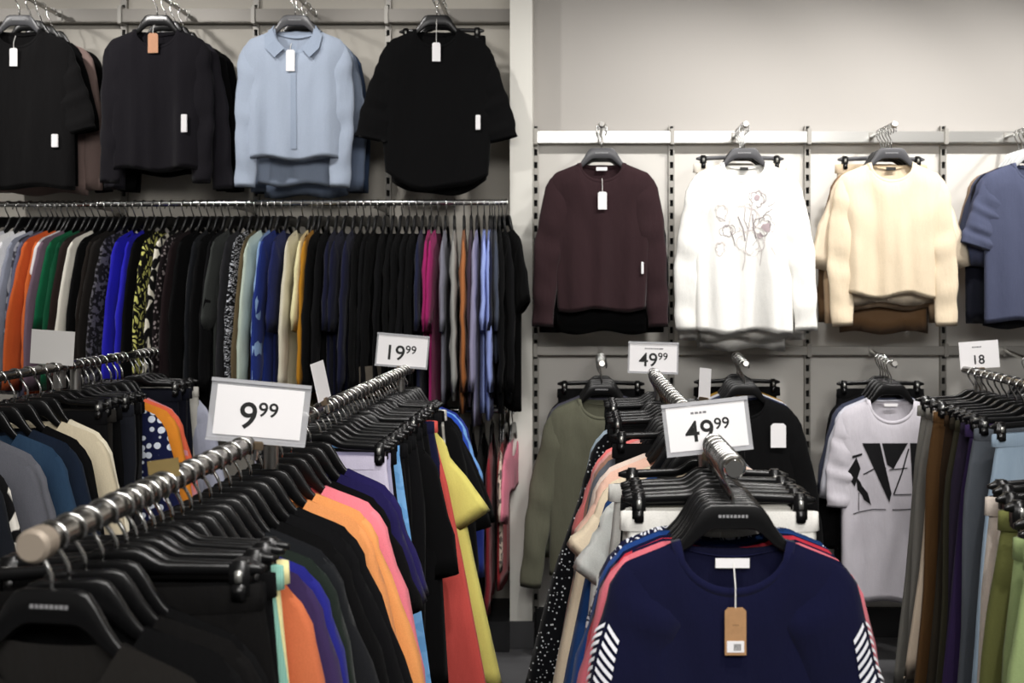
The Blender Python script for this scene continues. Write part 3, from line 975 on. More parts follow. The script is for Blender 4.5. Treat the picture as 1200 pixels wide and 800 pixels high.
# far-left rack
GF = ('garments on the blank sign rack', 'hangers on the blank sign rack')
run = Run('in front of the', 'on blank sign rack', 'on blank sign rack')
items_far = [
    (3.66, tp(C('#a3a6b6'), 'top', 'pale grey-lavender shirt', t='shirt', W=wide)),
    (3.62, tr(C('#b5b3ac'), 'trousers', 'light grey trousers', wd=0.18)),
    (3.58, tr(NAVYD, 'trousers', 'dark navy trousers', wd=0.178)),
    (3.54, tr(NAVYD, 'navy trousers', None, wd=0.175)),
    (3.50, tr(NAVYD, 'navy trousers', None, wd=0.17)),
    (3.40, tp(C('#c98a92'), 'top', 'dusty pink top', W=wide)),
    (3.36, tp(C('#e0694a'), 'top', 'coral orange top', W=wide)),
    (3.31, tp(C('#de8a2e'), 'top', 'amber orange top', W=wide)),
    (3.24, tp(C('#141a3e', pat='bigdots', col2='#dfe6f2'), 'top', 'navy top with white dots', W=wide)),
    (3.19, tr(BLK2, 'black trousers', None)),
    (3.15, tr(C('#232325'), 'charcoal trousers', None)),
    (3.11, tr(BLK, 'black trousers', None)),
    (3.07, tr(C('#1b1d24'), 'dark trousers', None)),
    (3.02, tr(BLK, 'black trousers', None)),
    (2.97, tr(C('#242220'), 'charcoal trousers', None)),
    (2.92, tr(BLK2, 'black trousers', None)),
    (2.85, tp(C('#e4dcc6'), 'top', 'cream cardigan', t='jacket', W=wide)),
    (2.78, tp(C('#cfc3a8'), 'top', 'beige cardigan', t='jacket', W=wide)),
    (2.71, tp(BLK, 'top', 'black jacket beside the beige cardigan', t='jacket', W=wide)),
    (2.63, tp(C('#101824', pat='denim', col2='#1e2c42'), 'top', 'dark denim shirt', t='shirt', W=wide)),
    (2.56, tp(C('#1c3048', pat='denim', col2='#3d5871'), 'top', 'mid blue denim shirt', t='shirt', W=wide)),
    (2.47, tp(C('#62636a'), 'top', 'grey marl hooded top', W=wide)),
    (2.40, tp(C('#5a5b62'), 'grey top', None, W=wide)),
    (2.31, tp(C('#0d0d0e', pat='print', col2='#e8e4da', sc_=0.55), 'top', 'black and white printed top', W=wide)),
    (2.24, tp(C('#16191f'), 'black top', None, W=wide)),
    (2.17, tp(C('#1a1f30'), 'navy top', None, W=wide)),
    (2.10, tp(C('#c77a22'), 'top', 'ochre orange top', W=wide)),
]
for y, sp in items_far:
    if y < 2.6: sp['kw'].setdefault('lean', 0.06)
    put(RF, y, sp, run, GF, math.radians(rng.uniform(-8, 8)))

# right rack, near to far
GR = ('garments on the 49 99 rack', 'hangers on the 49 99 rack')
run = Run('behind the', 'on the 49 99 rack', 'on 49 99 rack')
NW = (0.208, 0.2, 0.198, 0.2)
chev_col = '#e9e9ee'
sp = tp(C('#0b0d2a', rough=0.95), 'sweater', 'front navy sweater with white chevron sleeves', t='sweater', logo=True, fine=True, W=NW, T=0.02, fold=0.009, nd=0.085, nb=0.02, nw=0.098, collar=True, collar_mat=C('#0d0f2e', rough=0.95), hem=-0.8, slp=dict(L=0.6, th0=18, th1=9, a0=0.075, a1=0.055, b0=0.03, b1=0.025))
navy_front = put(RR, 1.648, sp, run, GR, 0.0)
items_right = [
    (1.675, tp(C('#d9707c'), 'sweater', 'rose pink sweater', t='sweater', T=0.008, fold=0.003, nd=0.1, nb=0.03, nw=0.1, slp=dict(b0=0.012, b1=0.01), W=(0.225, 0.22, 0.215, 0.22))),
    (1.692, tp(C('#0d0f30'), 'navy sweater', None, t='sweater', T=0.008, fold=0.003, nd=0.1, nb=0.03, nw=0.1, slp=dict(b0=0.012, b1=0.01), W=(0.22, 0.215, 0.21, 0.215))),
    (1.709, tp(C('#b8303f'), 'sweater', 'crimson red sweater', t='sweater', T=0.008, fold=0.003, nd=0.1, nb=0.03, nw=0.1, slp=dict(b0=0.012, b1=0.01), W=(0.222, 0.22, 0.215, 0.22))),
    (1.726, tp(C('#0d0f30'), 'navy sweater', None, t='sweater', T=0.008, fold=0.003, nd=0.1, nb=0.03, nw=0.1, slp=dict(b0=0.012, b1=0.01), W=(0.225, 0.22, 0.21, 0.215))),
    (1.744, tp(C('#1d3f7d'), 'sweater', 'blue sweater with white speckled shoulders', t='sweater', T=0.008, fold=0.003, nd=0.1, nb=0.03, nw=0.1, slp=dict(b0=0.012, b1=0.01), W=(0.225, 0.22, 0.22, 0.22))),
    (1.762, tp(C('#18335f'), 'blue sweater', None, t='sweater', T=0.008, fold=0.003, nd=0.1, nb=0.03, nw=0.1, slp=dict(b0=0.012, b1=0.01), W=(0.22, 0.22, 0.22, 0.22))),
    (1.78, tp(C('#141634', pat='print', col2='#e4e6ee', sc_=1.6), 'sweater', 'navy and white patterned sweater', t='sweater', T=0.008, fold=0.003, nd=0.1, nb=0.03, nw=0.1, slp=dict(b0=0.012, b1=0.01), W=(0.225, 0.22, 0.22, 0.22))),
    (1.81, tr(C('#dad8d2'), 'trousers', 'off-white trousers', wd=0.185)),
    (1.845, tr(C('#cfcdc6'), 'off-white trousers', None, wd=0.175)),
    (1.88, tr(BLK, 'black trousers', None, wd=0.18)),
    (1.915, tr(BLK, 'black trousers', None, wd=0.18)),
    (1.96, S('skirt', BLK, 'skirt', 'long black skirt', length=0.85, w0=0.18, w1=0.23)),
    (2.05, tr(C('#b9b8b3'), 'trousers', 'silver grey wide trousers', wd=0.2, taper=1.1, length=1.0, spread=0.04)),
    (2.14, tp(C('#d3d6d2'), 'top', 'pale grey-white dress', t='dress', W=(0.22, 0.24, 0.27, 0.29), hem=-1.05, sl='cap')),
    (2.22, tp(C('#1d3f73'), 'top', 'mid blue long dress', t='dress', lean=-0.04, W=(0.21, 0.24, 0.29, 0.33), hem=-1.08, sl='none')),
    (2.33, tp(C('#dfcfb4'), 'top', 'cream linen dress', t='dress', lean=-0.04, W=(0.225, 0.26, 0.31, 0.35), hem=-1.05, sl='cap', slp=dict(L=0.12, th0=48, th1=44, a0=0.095, a1=0.09))),
    (2.45, tp(C('#e0b9a6'), 'top', 'peach dress', t='dress', lean=-0.05, W=(0.225, 0.25, 0.29, 0.34), hem=-1.1, sl='cap')),
    (2.51, tp(C('#d9c7bb'), 'top', 'nude long-sleeved blouse', t='shirt', W=wide)),
    (2.57, tr(BLK, 'black trousers', None)),
    (2.62, tp(C('#5c6068'), 'top', 'slate grey top', W=wide)),
    (2.68, tp(C('#a57b68'), 'top', 'tan brown long dress', t='dress', lean=-0.06, W=(0.22, 0.24, 0.28, 0.32), hem=-1.0, sl='half')),
    (2.74, tp(C('#d29a95'), 'top', 'dusty rose top', W=wide)),
    (2.79, tp(C('#e07a78'), 'top', 'salmon pink top', W=wide, sl='short')),
    (2.85, tr(BLK, 'black trousers', None)),
    (2.91, tr(BLK, 'black trousers', None)),
    (2.97, tr(BLK2, 'black trousers', None)),
    (3.03, tr(BLK, 'black trousers', None)),
    (3.09, tp(C('#0d0e12', pat='dots', col2='#d6d8dc'), 'top', 'black dress with small white dots', t='dress', lean=-0.06, W=(0.225, 0.25, 0.33, 0.40), hem=-1.04, sl='half')),
    (3.15, tp(C('#9fb0bd'), 'top', 'pale blue-grey top', W=wide)),
    (3.20, tr(BLK, 'black trousers', None)),
    (3.26, tr(BLK2, 'black trousers', None)),
    (3.32, tr(BLK, 'black trousers', None)),
    (3.38, tr(BLK, 'black trousers', None)),
]
for y, sp in items_right:
    sp['kw'].setdefault('T', 0.014)
    put(RR, y, sp, run, GR, math.radians(rng.uniform(-4, 4)))

# trouser rack by the 18 sign, far to near; hangers turned a little towards the aisle
GT = ('trousers on the 18 sign rack', 'clip hangers on the 18 sign rack')
run = Run('in front of the', 'on the 18 sign rack', 'on 18 sign rack')
items_t = [
    (3.50, tr(C('#77756f'), 'trousers', 'mid grey trousers', length=1.02)),
    (3.44, tr(C('#6f6d68'), 'grey trousers', None, length=0.95)),
    (3.38, tr(C('#c9b8a4'), 'trousers', 'beige trousers', length=0.9, lean=-0.155)),
    (3.32, tr(C('#5b4126'), 'trousers', 'caramel brown trousers', length=1.0)),
    (3.26, tr(C('#33261a'), 'trousers', 'dark brown trousers', length=1.0)),
    (3.20, tr(C('#2f2a22'), 'dark brown trousers', None)),
    (3.13, tr(C('#38362a'), 'trousers', 'dark olive cargo trousers', length=0.9)),
    (3.07, tr(C('#2b2435'), 'dark trousers', None)),
    (3.01, tr(C('#35274d'), 'trousers', 'plum purple trousers', length=1.0)),
    (2.93, tr(C('#4e535a', pat='denim', col2='#6a7078'), 'trousers', 'grey denim jeans', length=1.0)),
    (2.85, tr(C('#8396a8', pat='denim', col2='#a8b9c8'), 'trousers', 'light blue jeans', length=1.0)),
]
for i, (y, sp) in enumerate(items_t):
    sp['kw'].setdefault('wd', 0.222)
    sp['kw'].setdefault('lean', -0.13)
    sp['kw'].setdefault('hs', 1.28)
    put(RT, y, sp, run, GT, math.radians(12 + rng.uniform(-5, 5)))
GG = ('garments on the near rack of pale green', 'hangers on the near rack of pale green')
run = Run('in front of the', 'on near right rack', 'near right')
for y, sp in ((1.97, tr(C('#d2c6bb'), 'trousers', 'chalk white rolled trousers', length=1.0, wd=0.185, T=0.024)),
              (1.93, tr(C('#cfc3b8'), 'white trousers', None, length=1.0, wd=0.16)),
              (1.85, tr(C('#6d7040'), 'trousers', 'moss green trousers', length=1.0, wd=0.175, T=0.024)),
              (1.79, tr(BLK, 'black trousers', None, wd=0.15)),
              (1.66, tr(C('#8fa06e'), 'trousers', 'pale sage green trousers', length=1.0, wd=0.18, taper=1.0, T=0.028)),
              (1.59, tr(C('#899a69'), 'sage trousers', None, wd=0.17))):
    sp['kw'].setdefault('lean', -0.11)
    put(RG, y, sp, run, GG, math.radians(10 + rng.uniform(-3, 3)))

# ------------------------------------------------------------------ long rail on the left wall
YB = 3.93
e = empty('wall_rail', (-1.6, YB, CAMH + 0.357))
RB0, RB1 = Vector((-3.2, 4.02, CAMH + 0.353)), Vector((-0.307, 3.93, CAMH + 0.357))
B().tube([RB0 - e.location, RB1 - e.location], 0.0125, 14).build('rail', M_CHROME, e, True)
for x in XUL:
    f = (x - RB0.x) / (RB1.x - RB0.x)
    p = RB0.lerp(RB1, f) - e.location
    B().box(p.x - 0.006, p.x + 0.006, p.y, D_L - e.location.y - 0.018, -0.02, 0.008, 0.001).build('bracket', M_UPR, e)
set_props(e, 'long chrome rail on the left wall, full of side-on clothes', 'rail')
def RBfn(px):
    # px = where the near shoulder shows in the photograph
    s = 296.0
    xt = (px - 680) / s
    f = (xt - RB0.x) / (RB1.x - RB0.x)
    return RB0.lerp(RB1, f), 0.0125
GB = ('garments on the long back rail', 'hangers on the long back rail')
run = Run('right of the', 'on long back rail', 'on back rail')
K = fabric
def t_(px, m, kind, own=None, **k):
    t = k.pop('t', 'top')
    k.setdefault('T', 0.012)
    k.setdefault('fold', 0.005)
    return (px, S(t, m, kind, own, **k))
items_back = [
    t_(-40, K('#d8d8dc'), 'top', 'white blouse at the rail end'), t_(-26, K('#c8c8ce'), 'white top'), t_(-12, K('#e0e0e0'), 'white top'),
    t_(2, K('#e6e6e8'), 'top', 'bright white shirt', t='shirt', hem=-0.62),
    t_(11, K('#8f93a2'), 'top', 'silver grey shirt', t='shirt', hem=-0.62),
    t_(17, K('#3a3a42', pat='blobs', col2='#8a8a92'), 'top', 'grey marbled long top', hem=-0.9),
    t_(23, K('#5d5f74'), 'top', 'slate lilac top', hem=-0.85),
    t_(30, K('#c35b2c'), 'top', 'burnt orange long top', hem=-0.85), t_(38, K('#cb6431'), 'orange top', None, hem=-0.85),
    t_(46, K('#dcd8d8'), 'top', 'narrow white top', hem=-0.7), t_(51, K('#6d5a68'), 'top', 'mauve long top', hem=-0.75),
    t_(60, K('#0f5a3a'), 'top', 'emerald green top', hem=-0.62, sl='half'), t_(69, K('#0d4a30'), 'green top', None, hem=-0.62),
    t_(77, K('#241a18'), 'top', 'black-brown top'),
    t_(86, K('#dcd8cc'), 'top', 'cream white slim blouse', hem=-0.66), 
    t_(95, BLK, 'black top', None, hem=-0.9), t_(104, K('#1c1714'), 'black top', None, hem=-0.9), t_(113, K('#191614'), 'black top', None, hem=-0.9),
    t_(122, K('#1a191c', pat='blobs', col2='#5c5a62', sc_=2.5), 'top', 'dark grey mottled top'),
    t_(133, K('#2724b0'), 'top', 'vivid royal blue top', hem=-0.92), t_(146, K('#2a27bd'), 'royal blue top', None, hem=-0.92),
    t_(156, BLK, 'black top', None),
    t_(168, K('#0c0c08', pat='print', col2='#d8d67a', sc_=1.0), 'top', 'black dress with yellow print', t='dress', hem=-0.98),
    t_(184, K('#0b0b0b', pat='print', col2='#e9e4d2', sc_=0.62), 'top', 'black and cream bold print dress', t='dress', hem=-0.98),
    t_(196, K('#171113', pat='speckle', col2='#8e8484'), 'top', 'black speckled top', hem=-0.9),
    t_(206, K('#1e1416'), 'black top', None, hem=-0.9), t_(215, BLK, 'black top', None, hem=-0.9), t_(224, K('#14161a'), 'black top', None, hem=-0.9), t_(233, BLK, 'black top', None, hem=-0.95), t_(242, BLK2, 'black top', None, hem=-0.95),
    t_(254, K('#3a3d3b'), 'top', 'charcoal grey elbow-sleeved top', sl='half', hem=-0.85), t_(264, K('#232326'), 'dark grey top', None, hem=-0.85),
    t_(275, K('#101114', pat='zigzag', col2='#c9ccd4'), 'top', 'black and white zigzag top', hem=-0.9),
    t_(284, K('#5a4e38'), 'top', 'olive tan top', hem=-0.9),
    t_(292, K('#b9c6b8'), 'top', 'pale sage top', hem=-0.5),
    t_(300, K('#86a3cc'), 'top', 'powder blue shirt', t='shirt', hem=-0.72),
    t_(310, K('#1f2f72'), 'top', 'marine blue top', hem=-0.95), t_(320, K('#1c2350'), 'blue top', None, sl='half'),
    t_(334, K('#c9c3b0'), 'top', 'stone beige long blouse', hem=-0.95), t_(347, K('#ded6a8'), 'top', 'ivory yellow long blouse', hem=-0.95, sl='half'),
    t_(354, K('#a8741f'), 'top', 'mustard top', hem=-0.85),
    t_(360, BLK, 'black top', None), t_(370, BLK2, 'black top', None, hem=-0.95),
    t_(380, K('#12142a'), 'top', 'midnight navy tee', sl='half', hem=-0.9), t_(391, K('#12142a'), 'navy top', None, sl='half', hem=-0.95), t_(402, K('#15172e'), 'navy top', None, hem=-0.95), 
    t_(411, BLK, 'black top', None, hem=-0.95), t_(420, BLK2, 'black top', None, hem=-0.95), t_(429, BLK, 'black top', None, hem=-0.95), t_(439, BLK2, 'black top', None, hem=-0.95), t_(449, BLK, 'black top', None, hem=-0.95), t_(459, BLK, 'black top', None, hem=-0.95), t_(468, BLK2, 'black top', None, hem=-0.95), t_(477, BLK, 'black top', None, hem=-0.95),
    t_(486, K('#1c2036'), 'top', 'dark slate navy tee', sl='half', hem=-0.85),
    t_(495, K('#8e1f5a'), 'top', 'magenta tee', sl='half', hem=-0.62), t_(504, K('#92205c'), 'magenta top', None, sl='half', hem=-0.9),
    t_(514, K('#73737f'), 'top', 'pewter grey tee', sl='half', hem=-0.85), t_(524, K('#8a8a86'), 'top', 'light grey-green top', hem=-0.85),
    t_(536, K('#9a5f35', rough=0.45), 'top', 'copper satin blouse', hem=-0.9, sl='long'),
    t_(545, K('#3a2d3a'), 'top', 'dark mauve top', hem=-0.85),
    t_(553, K('#85829c'), 'top', 'dusty lavender long top', hem=-0.95),
    t_(561, K('#8f9fd4'), 'top', 'periwinkle blue tee', sl='half', hem=-0.9), t_(568, K('#8492c8'), 'periwinkle top', None, hem=-0.9),
    t_(571, K('#161a30'), 'top', 'dark navy tee near the partition', sl='half'),
    t_(574, K('#3c4250'), 'top', 'steel grey tee', sl='half', hem=-0.7),
    t_(579, BLK, 'black top', None, hem=-0.85), t_(583, BLK2, 'black top', None, hem=-0.85),
    t_(588, BLK, 'top', 'last black puff-sleeved top by the partition', sl='short', hem=-0.86, slp=dict(L=0.2, a0=0.09, a1=0.085, th0=40, th1=25)),
]
for px, sp in items_back:
    put(RBfn, px, sp, run, GB, PI / 2 + math.radians({588: 22, 583: 14, 579: 8}.get(px, -13 + 17 * max(0, px) / 590 + rng.uniform(-4, 4))))

# lower rail under it, seen only beside the partition
e = empty('wall_rail', (-1.0, 3.95, 1.03))
B().tube([(-1.2, 0, 0), (0.693, 0, 0)], 0.0125, 12).build('rail', M_CHROME, e, True)
for x in XUL[:3]:
    B().box(x + 1.0 - 0.006, x + 1.0 + 0.006, 0, D_L - 3.95 - 0.018, -0.02, 0.008, 0.001).build('bracket', M_UPR, e)
set_props(e, 'low chrome rail beneath the long back rail', 'rail')
RLfn = lambda px: (Vector(((px - 680) / 296.0, 3.95, 1.03)), 0.0125)
run = Run('right of the', 'on the low back rail', 'on low rail')
GLR = ('garments on the low back rail', 'hangers on the low back rail')
for px, sp in [t_(500, BLK, 'top', 'black top at the low rail start'), t_(515, BLK2, 'black top'), t_(530, BLK, 'black top'), t_(545, BLK, 'black top'), t_(558, BLK2, 'black top'),
               t_(570, K('#6b1d24'), 'top', 'dark red dress', t='dress', hem=-0.75), t_(580, K('#b9a898', pat='blobs', col2='#5a4f4a', sc_=1.6), 'top', 'beige floral blouse', hem=-0.62, sl='short'),
               t_(586, K('#741c20'), 'top', 'scarlet dress', t='dress', hem=-0.72, sl='none'), t_(596, K('#b8697a'), 'top', 'rose pink blouse', hem=-0.36, sl='short')]:
    put(RLfn, px, sp, run, GLR, PI / 2 + math.radians(rng.uniform(-6, 6)))

# ------------------------------------------------------------------ wall displays on face-out arms
ARM_R = 0.009
def arm(x, yw, z, length, label, drop=0.0, knob=True, mat=None):
    e = empty('display_arm', (x, yw - 0.05, z))
    end = (0, -length, -drop)
    B().tube([(0, 0.0, 0), end], ARM_R, 10).build('rod', mat or M_CHROME, e, True)
    B().tube([Vector(end) + Vector((0, 0.004, 0)), Vector(end) + Vector((0, -0.004, 0.002)), Vector(end) + Vector((0, -0.012, 0.004))], 0.014, 12, rs=[0.013, 0.015, 0.011]).build('end_stop', M_STEEL, e, True)
    B().box(-0.012, 0.012, -0.008, 0.0, -0.025, 0.02, 0.002).build('mount', M_UPR, e)
    set_props(e, label, 'display arm', 'face-out display arms')
    def at(t):
        return Vector((x, yw - 0.05 - t, z - drop * t / length)), ARM_R
    return at

GW = ('garments on the wall arms', 'hangers on the wall arms')
def wall_stack(at, t0, step, specs, where, short, yaw=0.0, rel='behind the', jit=3):
    run = Run(rel, where, short)
    out = []
    for i, sp in enumerate(specs):
        out.append(put(at, t0 - i * step, sp, run, GW, yaw if i == 0 else yaw + math.radians(rng.uniform(-jit, jit))))
    return out

SW = (0.215, 0.2, 0.19, 0.185)
LS = dict(L=0.53, th0=15, th1=1, a0=0.066, a1=0.042)
# right wall, upper row
a1 = arm(0.088, D_R, Z_RU, 0.30, 'chrome wall arm above the plum brown sweater')
r1 = wall_stack(a1, 0.27, 0.035, [
    S('sweater', K('#2f1f22', rough=0.95), 'sweater', 'plum brown sweater with white tag', hc='grey', logo=True, fine=True, collar=True, W=(0.222, 0.205, 0.195, 0.18), T=0.024, hem=-0.745, slp=dict(L=0.53, th0=14, th1=3, a0=0.068, a1=0.042), fold=0.02),
    S('sweater', BLK, 'black sweater', None, hem=-0.81, W=SW, slp=LS), S('sweater', BLK2, 'black sweater', None, hem=-0.83, W=SW, slp=LS), S('sweater', BLK, 'black sweater', None, hem=-0.84, W=SW, slp=dict(LS, L=0.57))],
    'on right wall', 'on right wall')
tag_on(r1[0], 0.002, -0.205, -0.265, 0.036, 0.072, M_PAPER)
neck_label(r1[0], 0.045, 0.014)
security_tag(r1[0], 0.165, -0.545, 0.01, 0.05)
a2 = arm(0.672, D_R, Z_RU, 0.30, 'chrome wall arm above the white printed sweater')
WHT = K('#f0efea', rough=0.95)
r2 = wall_stack(a2, 0.27, 0.035, [
    S('sweater', WHT, 'sweater', 'white sweater with grey flower print', hc='grey', logo=True, fine=True, collar=True, W=(0.23, 0.22, 0.205, 0.2), T=0.024, hem=-0.835, slp=dict(L=0.53, th0=15, th1=4, a0=0.07, a1=0.045), fold=0.02),
    S('sweater', K('#e9e7df'), 'white sweater', None, hem=-0.87, W=SW, slp=LS), S('sweater', K('#eceae4'), 'white sweater', None, hem=-0.89, W=SW, slp=dict(LS, L=0.6)),
    S('trousers', K('#cfc8bd'), 'trousers', 'beige trousers deep in the white stack', hc='grey', length=0.62, wd=0.19)],
    'on right wall', 'on right wall')
neck_label(r2[0], 0.035, 0.012, M_INK)
a3 = arm(1.275, D_R, Z_RU, 0.30, 'chrome wall arm above the cream sweater')
r3 = wall_stack(a3, 0.27, 0.033, [
    S('sweater', K('#dccbb0', rough=0.95), 'sweater', 'cream ribbed sweater', hc='grey', logo=True, fine=True, collar=True, W=(0.225, 0.205, 0.19, 0.19), T=0.024, hem=-0.685, slp=dict(L=0.52, th0=10, th1=0, a0=0.066, a1=0.044), fold=0.02, wave=0.012),
    S('sweater', K('#e3d3bb'), 'cream sweater', None, hem=-0.715, W=(0.23, 0.2, 0.19, 0.185), sl='half', slp=dict(L=0.28, th0=27, th1=16, a0=0.085, a1=0.08)), S('sweater', K('#b49a7d'), 'sweater', 'tan brown sweater', hem=-0.75, W=SW, slp=LS),
    S('sweater', K('#6b5138', rough=0.5), 'sweater', 'chestnut satin blouse', hem=-0.82, W=SW, slp=LS),
    S('trousers', K('#b9a78e'), 'trousers', 'beige trousers deep in the cream stack', hc='grey', length=0.6, wd=0.19)],
    'on right wall', 'on right wall')
neck_label(r3[0], 0.04, 0.012, M_INK)
a4 = arm(1.865, D_R, Z_RU, 0.30, 'chrome wall arm above the slate blue tee')
r4 = wall_stack(a4, 0.27, 0.036, [
    S('tee', K('#484d63'), 't-shirt', 'slate blue tee', hc='pale', fine=True, collar=True, W=(0.225, 0.215, 0.21, 0.21), T=0.024, hem=-0.79, sl='short', slp=dict(L=0.2, th0=30, th1=18)),
    S('tee', K('#444960'), 'slate blue tee', None, hc='pale', hem=-0.8, W=SW, sl='half'), S('tee', K('#10121c'), 'black tee', None, hc='pale', hem=-0.83, W=SW, slp=LS),
    S('tee', K('#3f4458'), 'slate blue tee', None, hc='pale', hem=-0.8, W=SW, sl='half'),
    S('tee', K('#8d7a68'), 't-shirt', 'taupe tee', hc='pale', hem=-0.7, W=SW, sl='half')], 'on right wall', 'on right wall')

# right wall, lower row
LD = 0.035
b1 = arm(0.088, D_R, Z_RL, 0.30, 'sloping wall arm above the olive green sweater', LD)
q1 = wall_stack(b1, 0.27, 0.036, [
    S('sweater', K('#58584a', rough=0.95), 'sweater', 'olive green sweater with brown tag', logo=True, fine=True, collar=True, W=(0.228, 0.22, 0.215, 0.215), T=0.024, hem=-0.86, slp=dict(L=0.62, th0=20, th1=4, a0=0.068, a1=0.042)),
    S('sweater', K('#525447'), 'olive sweater', None, hem=-0.86, W=SW, slp=LS), S('sweater', K('#45444f'), 'sweater', 'smoky violet sweater', hem=-0.86, W=SW, slp=LS),
    S('sweater', BLK, 'black sweater', None, hem=-0.82, W=SW, slp=LS), S('trousers', BLK, 'black trousers', None, length=0.75, wd=0.18)], 'on low right wall', 'low right wall')
tag_on(q1[0], 0.062, -0.135, -0.165, 0.038, 0.075, M_KRAFT)
b2 = arm(0.672, D_R, Z_RL, 0.30, 'sloping wall arm above the black jacket', LD)
q2 = wall_stack(b2, 0.27, 0.036, [
    S('jacket', BLK, 'jacket', 'black jacket with white card', fine=True, collar=True, W=(0.228, 0.23, 0.23, 0.23), T=0.028, hem=-0.86, slp=dict(L=0.6, th0=20, th1=4)),
    S('jacket', BLK2, 'black jacket', None, hem=-0.85, slp=LS), S('jacket', K('#2b3148'), 'jacket', 'ink blue jacket', hem=-0.84, slp=LS), S('sweater', K('#c9c9cf'), 'sweater', 'off-white sweater', hem=-0.84, slp=LS),
    S('sweater', K('#b08a3c'), 'sweater', 'ochre sweater', hem=-0.82, slp=LS), S('trousers', BLK, 'black trousers', None, length=0.8, wd=0.18)], 'on low right wall', 'low right wall')
tag_on(q2[0], 0.132, -0.235, -0.237, 0.062, 0.098, M_PAPER, string=False, name='swing_card')
b3 = arm(1.275, D_R, Z_RL, 0.30, 'sloping wall arm above the white lettered tee', LD)
LAV = K('#c3bfc6', rough=0.95)
q3 = wall_stack(b3, 0.27, 0.036, [
    S('tee', LAV, 't-shirt', 'white long tee with black letters', fine=True, collar=True, W=(0.225, 0.215, 0.205, 0.205), T=0.024, hem=-0.965, sl='half', slp=dict(L=0.29, th0=16, th1=3, a0=0.07, a1=0.055), nd=0.09, nw=0.095, fold=0.009),
    S('tee', K('#c9c9d2'), 'white tee', None, hem=-0.955, W=SW, sl='half'), S('tee', K('#3d4152'), 't-shirt', 'blue-grey tee', hem=-0.88, W=SW, sl='half'),
    S('sweater', BLK, 'black sweater', None, hem=-0.85, slp=LS), S('trousers', BLK, 'black trousers', None, length=0.75, wd=0.18)], 'on low right wall', 'low right wall')
neck_label(q3[0], 0.055, 0.012)
b4 = arm(1.865, D_R, Z_RL, 0.30, 'sloping wall arm at the far right', LD)
q4 = wall_stack(b4, 0.27, 0.036, [
    S('sweater', K('#201c18'), 'sweater', 'black-brown sweater', hem=-0.8, slp=LS), S('sweater', BLK, 'black sweater', None, hem=-0.8, slp=LS), S('sweater', K('#26241f'), 'dark sweater', None, hem=-0.8, slp=LS)], 'on low right wall', 'low right wall')

# left wall, upper row
XA = [(px - 680) / 257 for px in (78, 226, 374, 526)]
c1 = arm(XA[0] + 0.0, D_L, Z_LU, 0.34, 'wall arm above the black tee by the frame edge', mat=M_STEEL)
p1 = wall_stack(c1, 0.31, 0.08, [
    S('tee', K('#0a090a'), 't-shirt', 'wide black tee with white tag', hc='grey', logo=True, fine=True, collar=True, W=(0.225, 0.225, 0.23, 0.235), T=0.024, hem=-0.80, sl='half', slp=dict(L=0.28, th0=26, th1=12, a0=0.078, a1=0.072)),
    S('tee', BLK, 'black tee', None, hem=-0.78, sl='half'), S('sweater', K('#8f7a74'), 'sweater', 'greyish pink sweater', hem=-0.8, slp=LS), S('sweater', BLK, 'black sweater', None, hem=-0.78, slp=LS)], 'on left wall', 'on left wall')
tag_on(p1[0], -0.005, -0.17, -0.228, 0.032, 0.075, M_PAPER)
security_tag(p1[0], 0.165, -0.58, 0.028, 0.055)
c2 = arm(XA[1], D_L, Z_LU, 0.34, 'wall arm above the charcoal sweater', mat=M_STEEL)
p2 = wall_stack(c2, 0.31, 0.085, [
    S('sweater', K('#151318', rough=0.9), 'sweater', 'charcoal black sweater with salmon tag', logo=True, fine=True, collar=True, W=(0.21, 0.205, 0.19, 0.185), T=0.024, hem=-0.725, slp=dict(L=0.52, th0=7, th1=0, a0=0.062, a1=0.04), fold=0.02),
    S('sweater', K('#1e1c22', rough=0.7), 'charcoal sweater', None, hem=-0.70, fine=True, W=SW, slp=LS), S('sweater', BLK, 'black sweater', None, hem=-0.72, slp=LS, sl='half'), S('sweater', BLK, 'black sweater', None, hem=-0.74, slp=LS)], 'on left wall', 'on left wall')
tag_on(p2[0], -0.005, -0.125, -0.165, 0.042, 0.082, M_SALMON)
security_tag(p2[0], 0.13, -0.5, 0.025, 0.075)
c3 = arm(XA[2], D_L, Z_LU, 0.34, 'wall arm above the light blue collared shirt', mat=M_STEEL)
p3 = wall_stack(c3, 0.31, 0.08, [
    S('shirt', K('#a0abbc', rough=0.9), 'shirt', 'light blue collared shirt', hc='grey', logo=True, fine=True, W=(0.225, 0.215, 0.205, 0.2), T=0.026, hem=-0.68, slp=dict(L=0.51, th0=7, th1=0, a0=0.064, a1=0.042), fold=0.017, nd=0.10),
    S('shirt', K('#8c98ac'), 'light blue shirt', None, hem=-0.78, fine=True, fold=0.01, W=SW, sl='half'), S('shirt', K('#74829a'), 'blue shirt', None, hem=-0.80, W=SW, slp=LS), S('shirt', K('#37465f'), 'shirt', 'dark steel blue shirt', hem=-0.79, W=SW, slp=LS)], 'on left wall', 'on left wall')
tag_on(p3[0], -0.01, -0.20, -0.235, 0.036, 0.088, M_PAPER)
c4 = arm(XA[3], D_L, Z_LU, 0.34, 'wall arm above the black blouse by the partition', mat=M_STEEL)
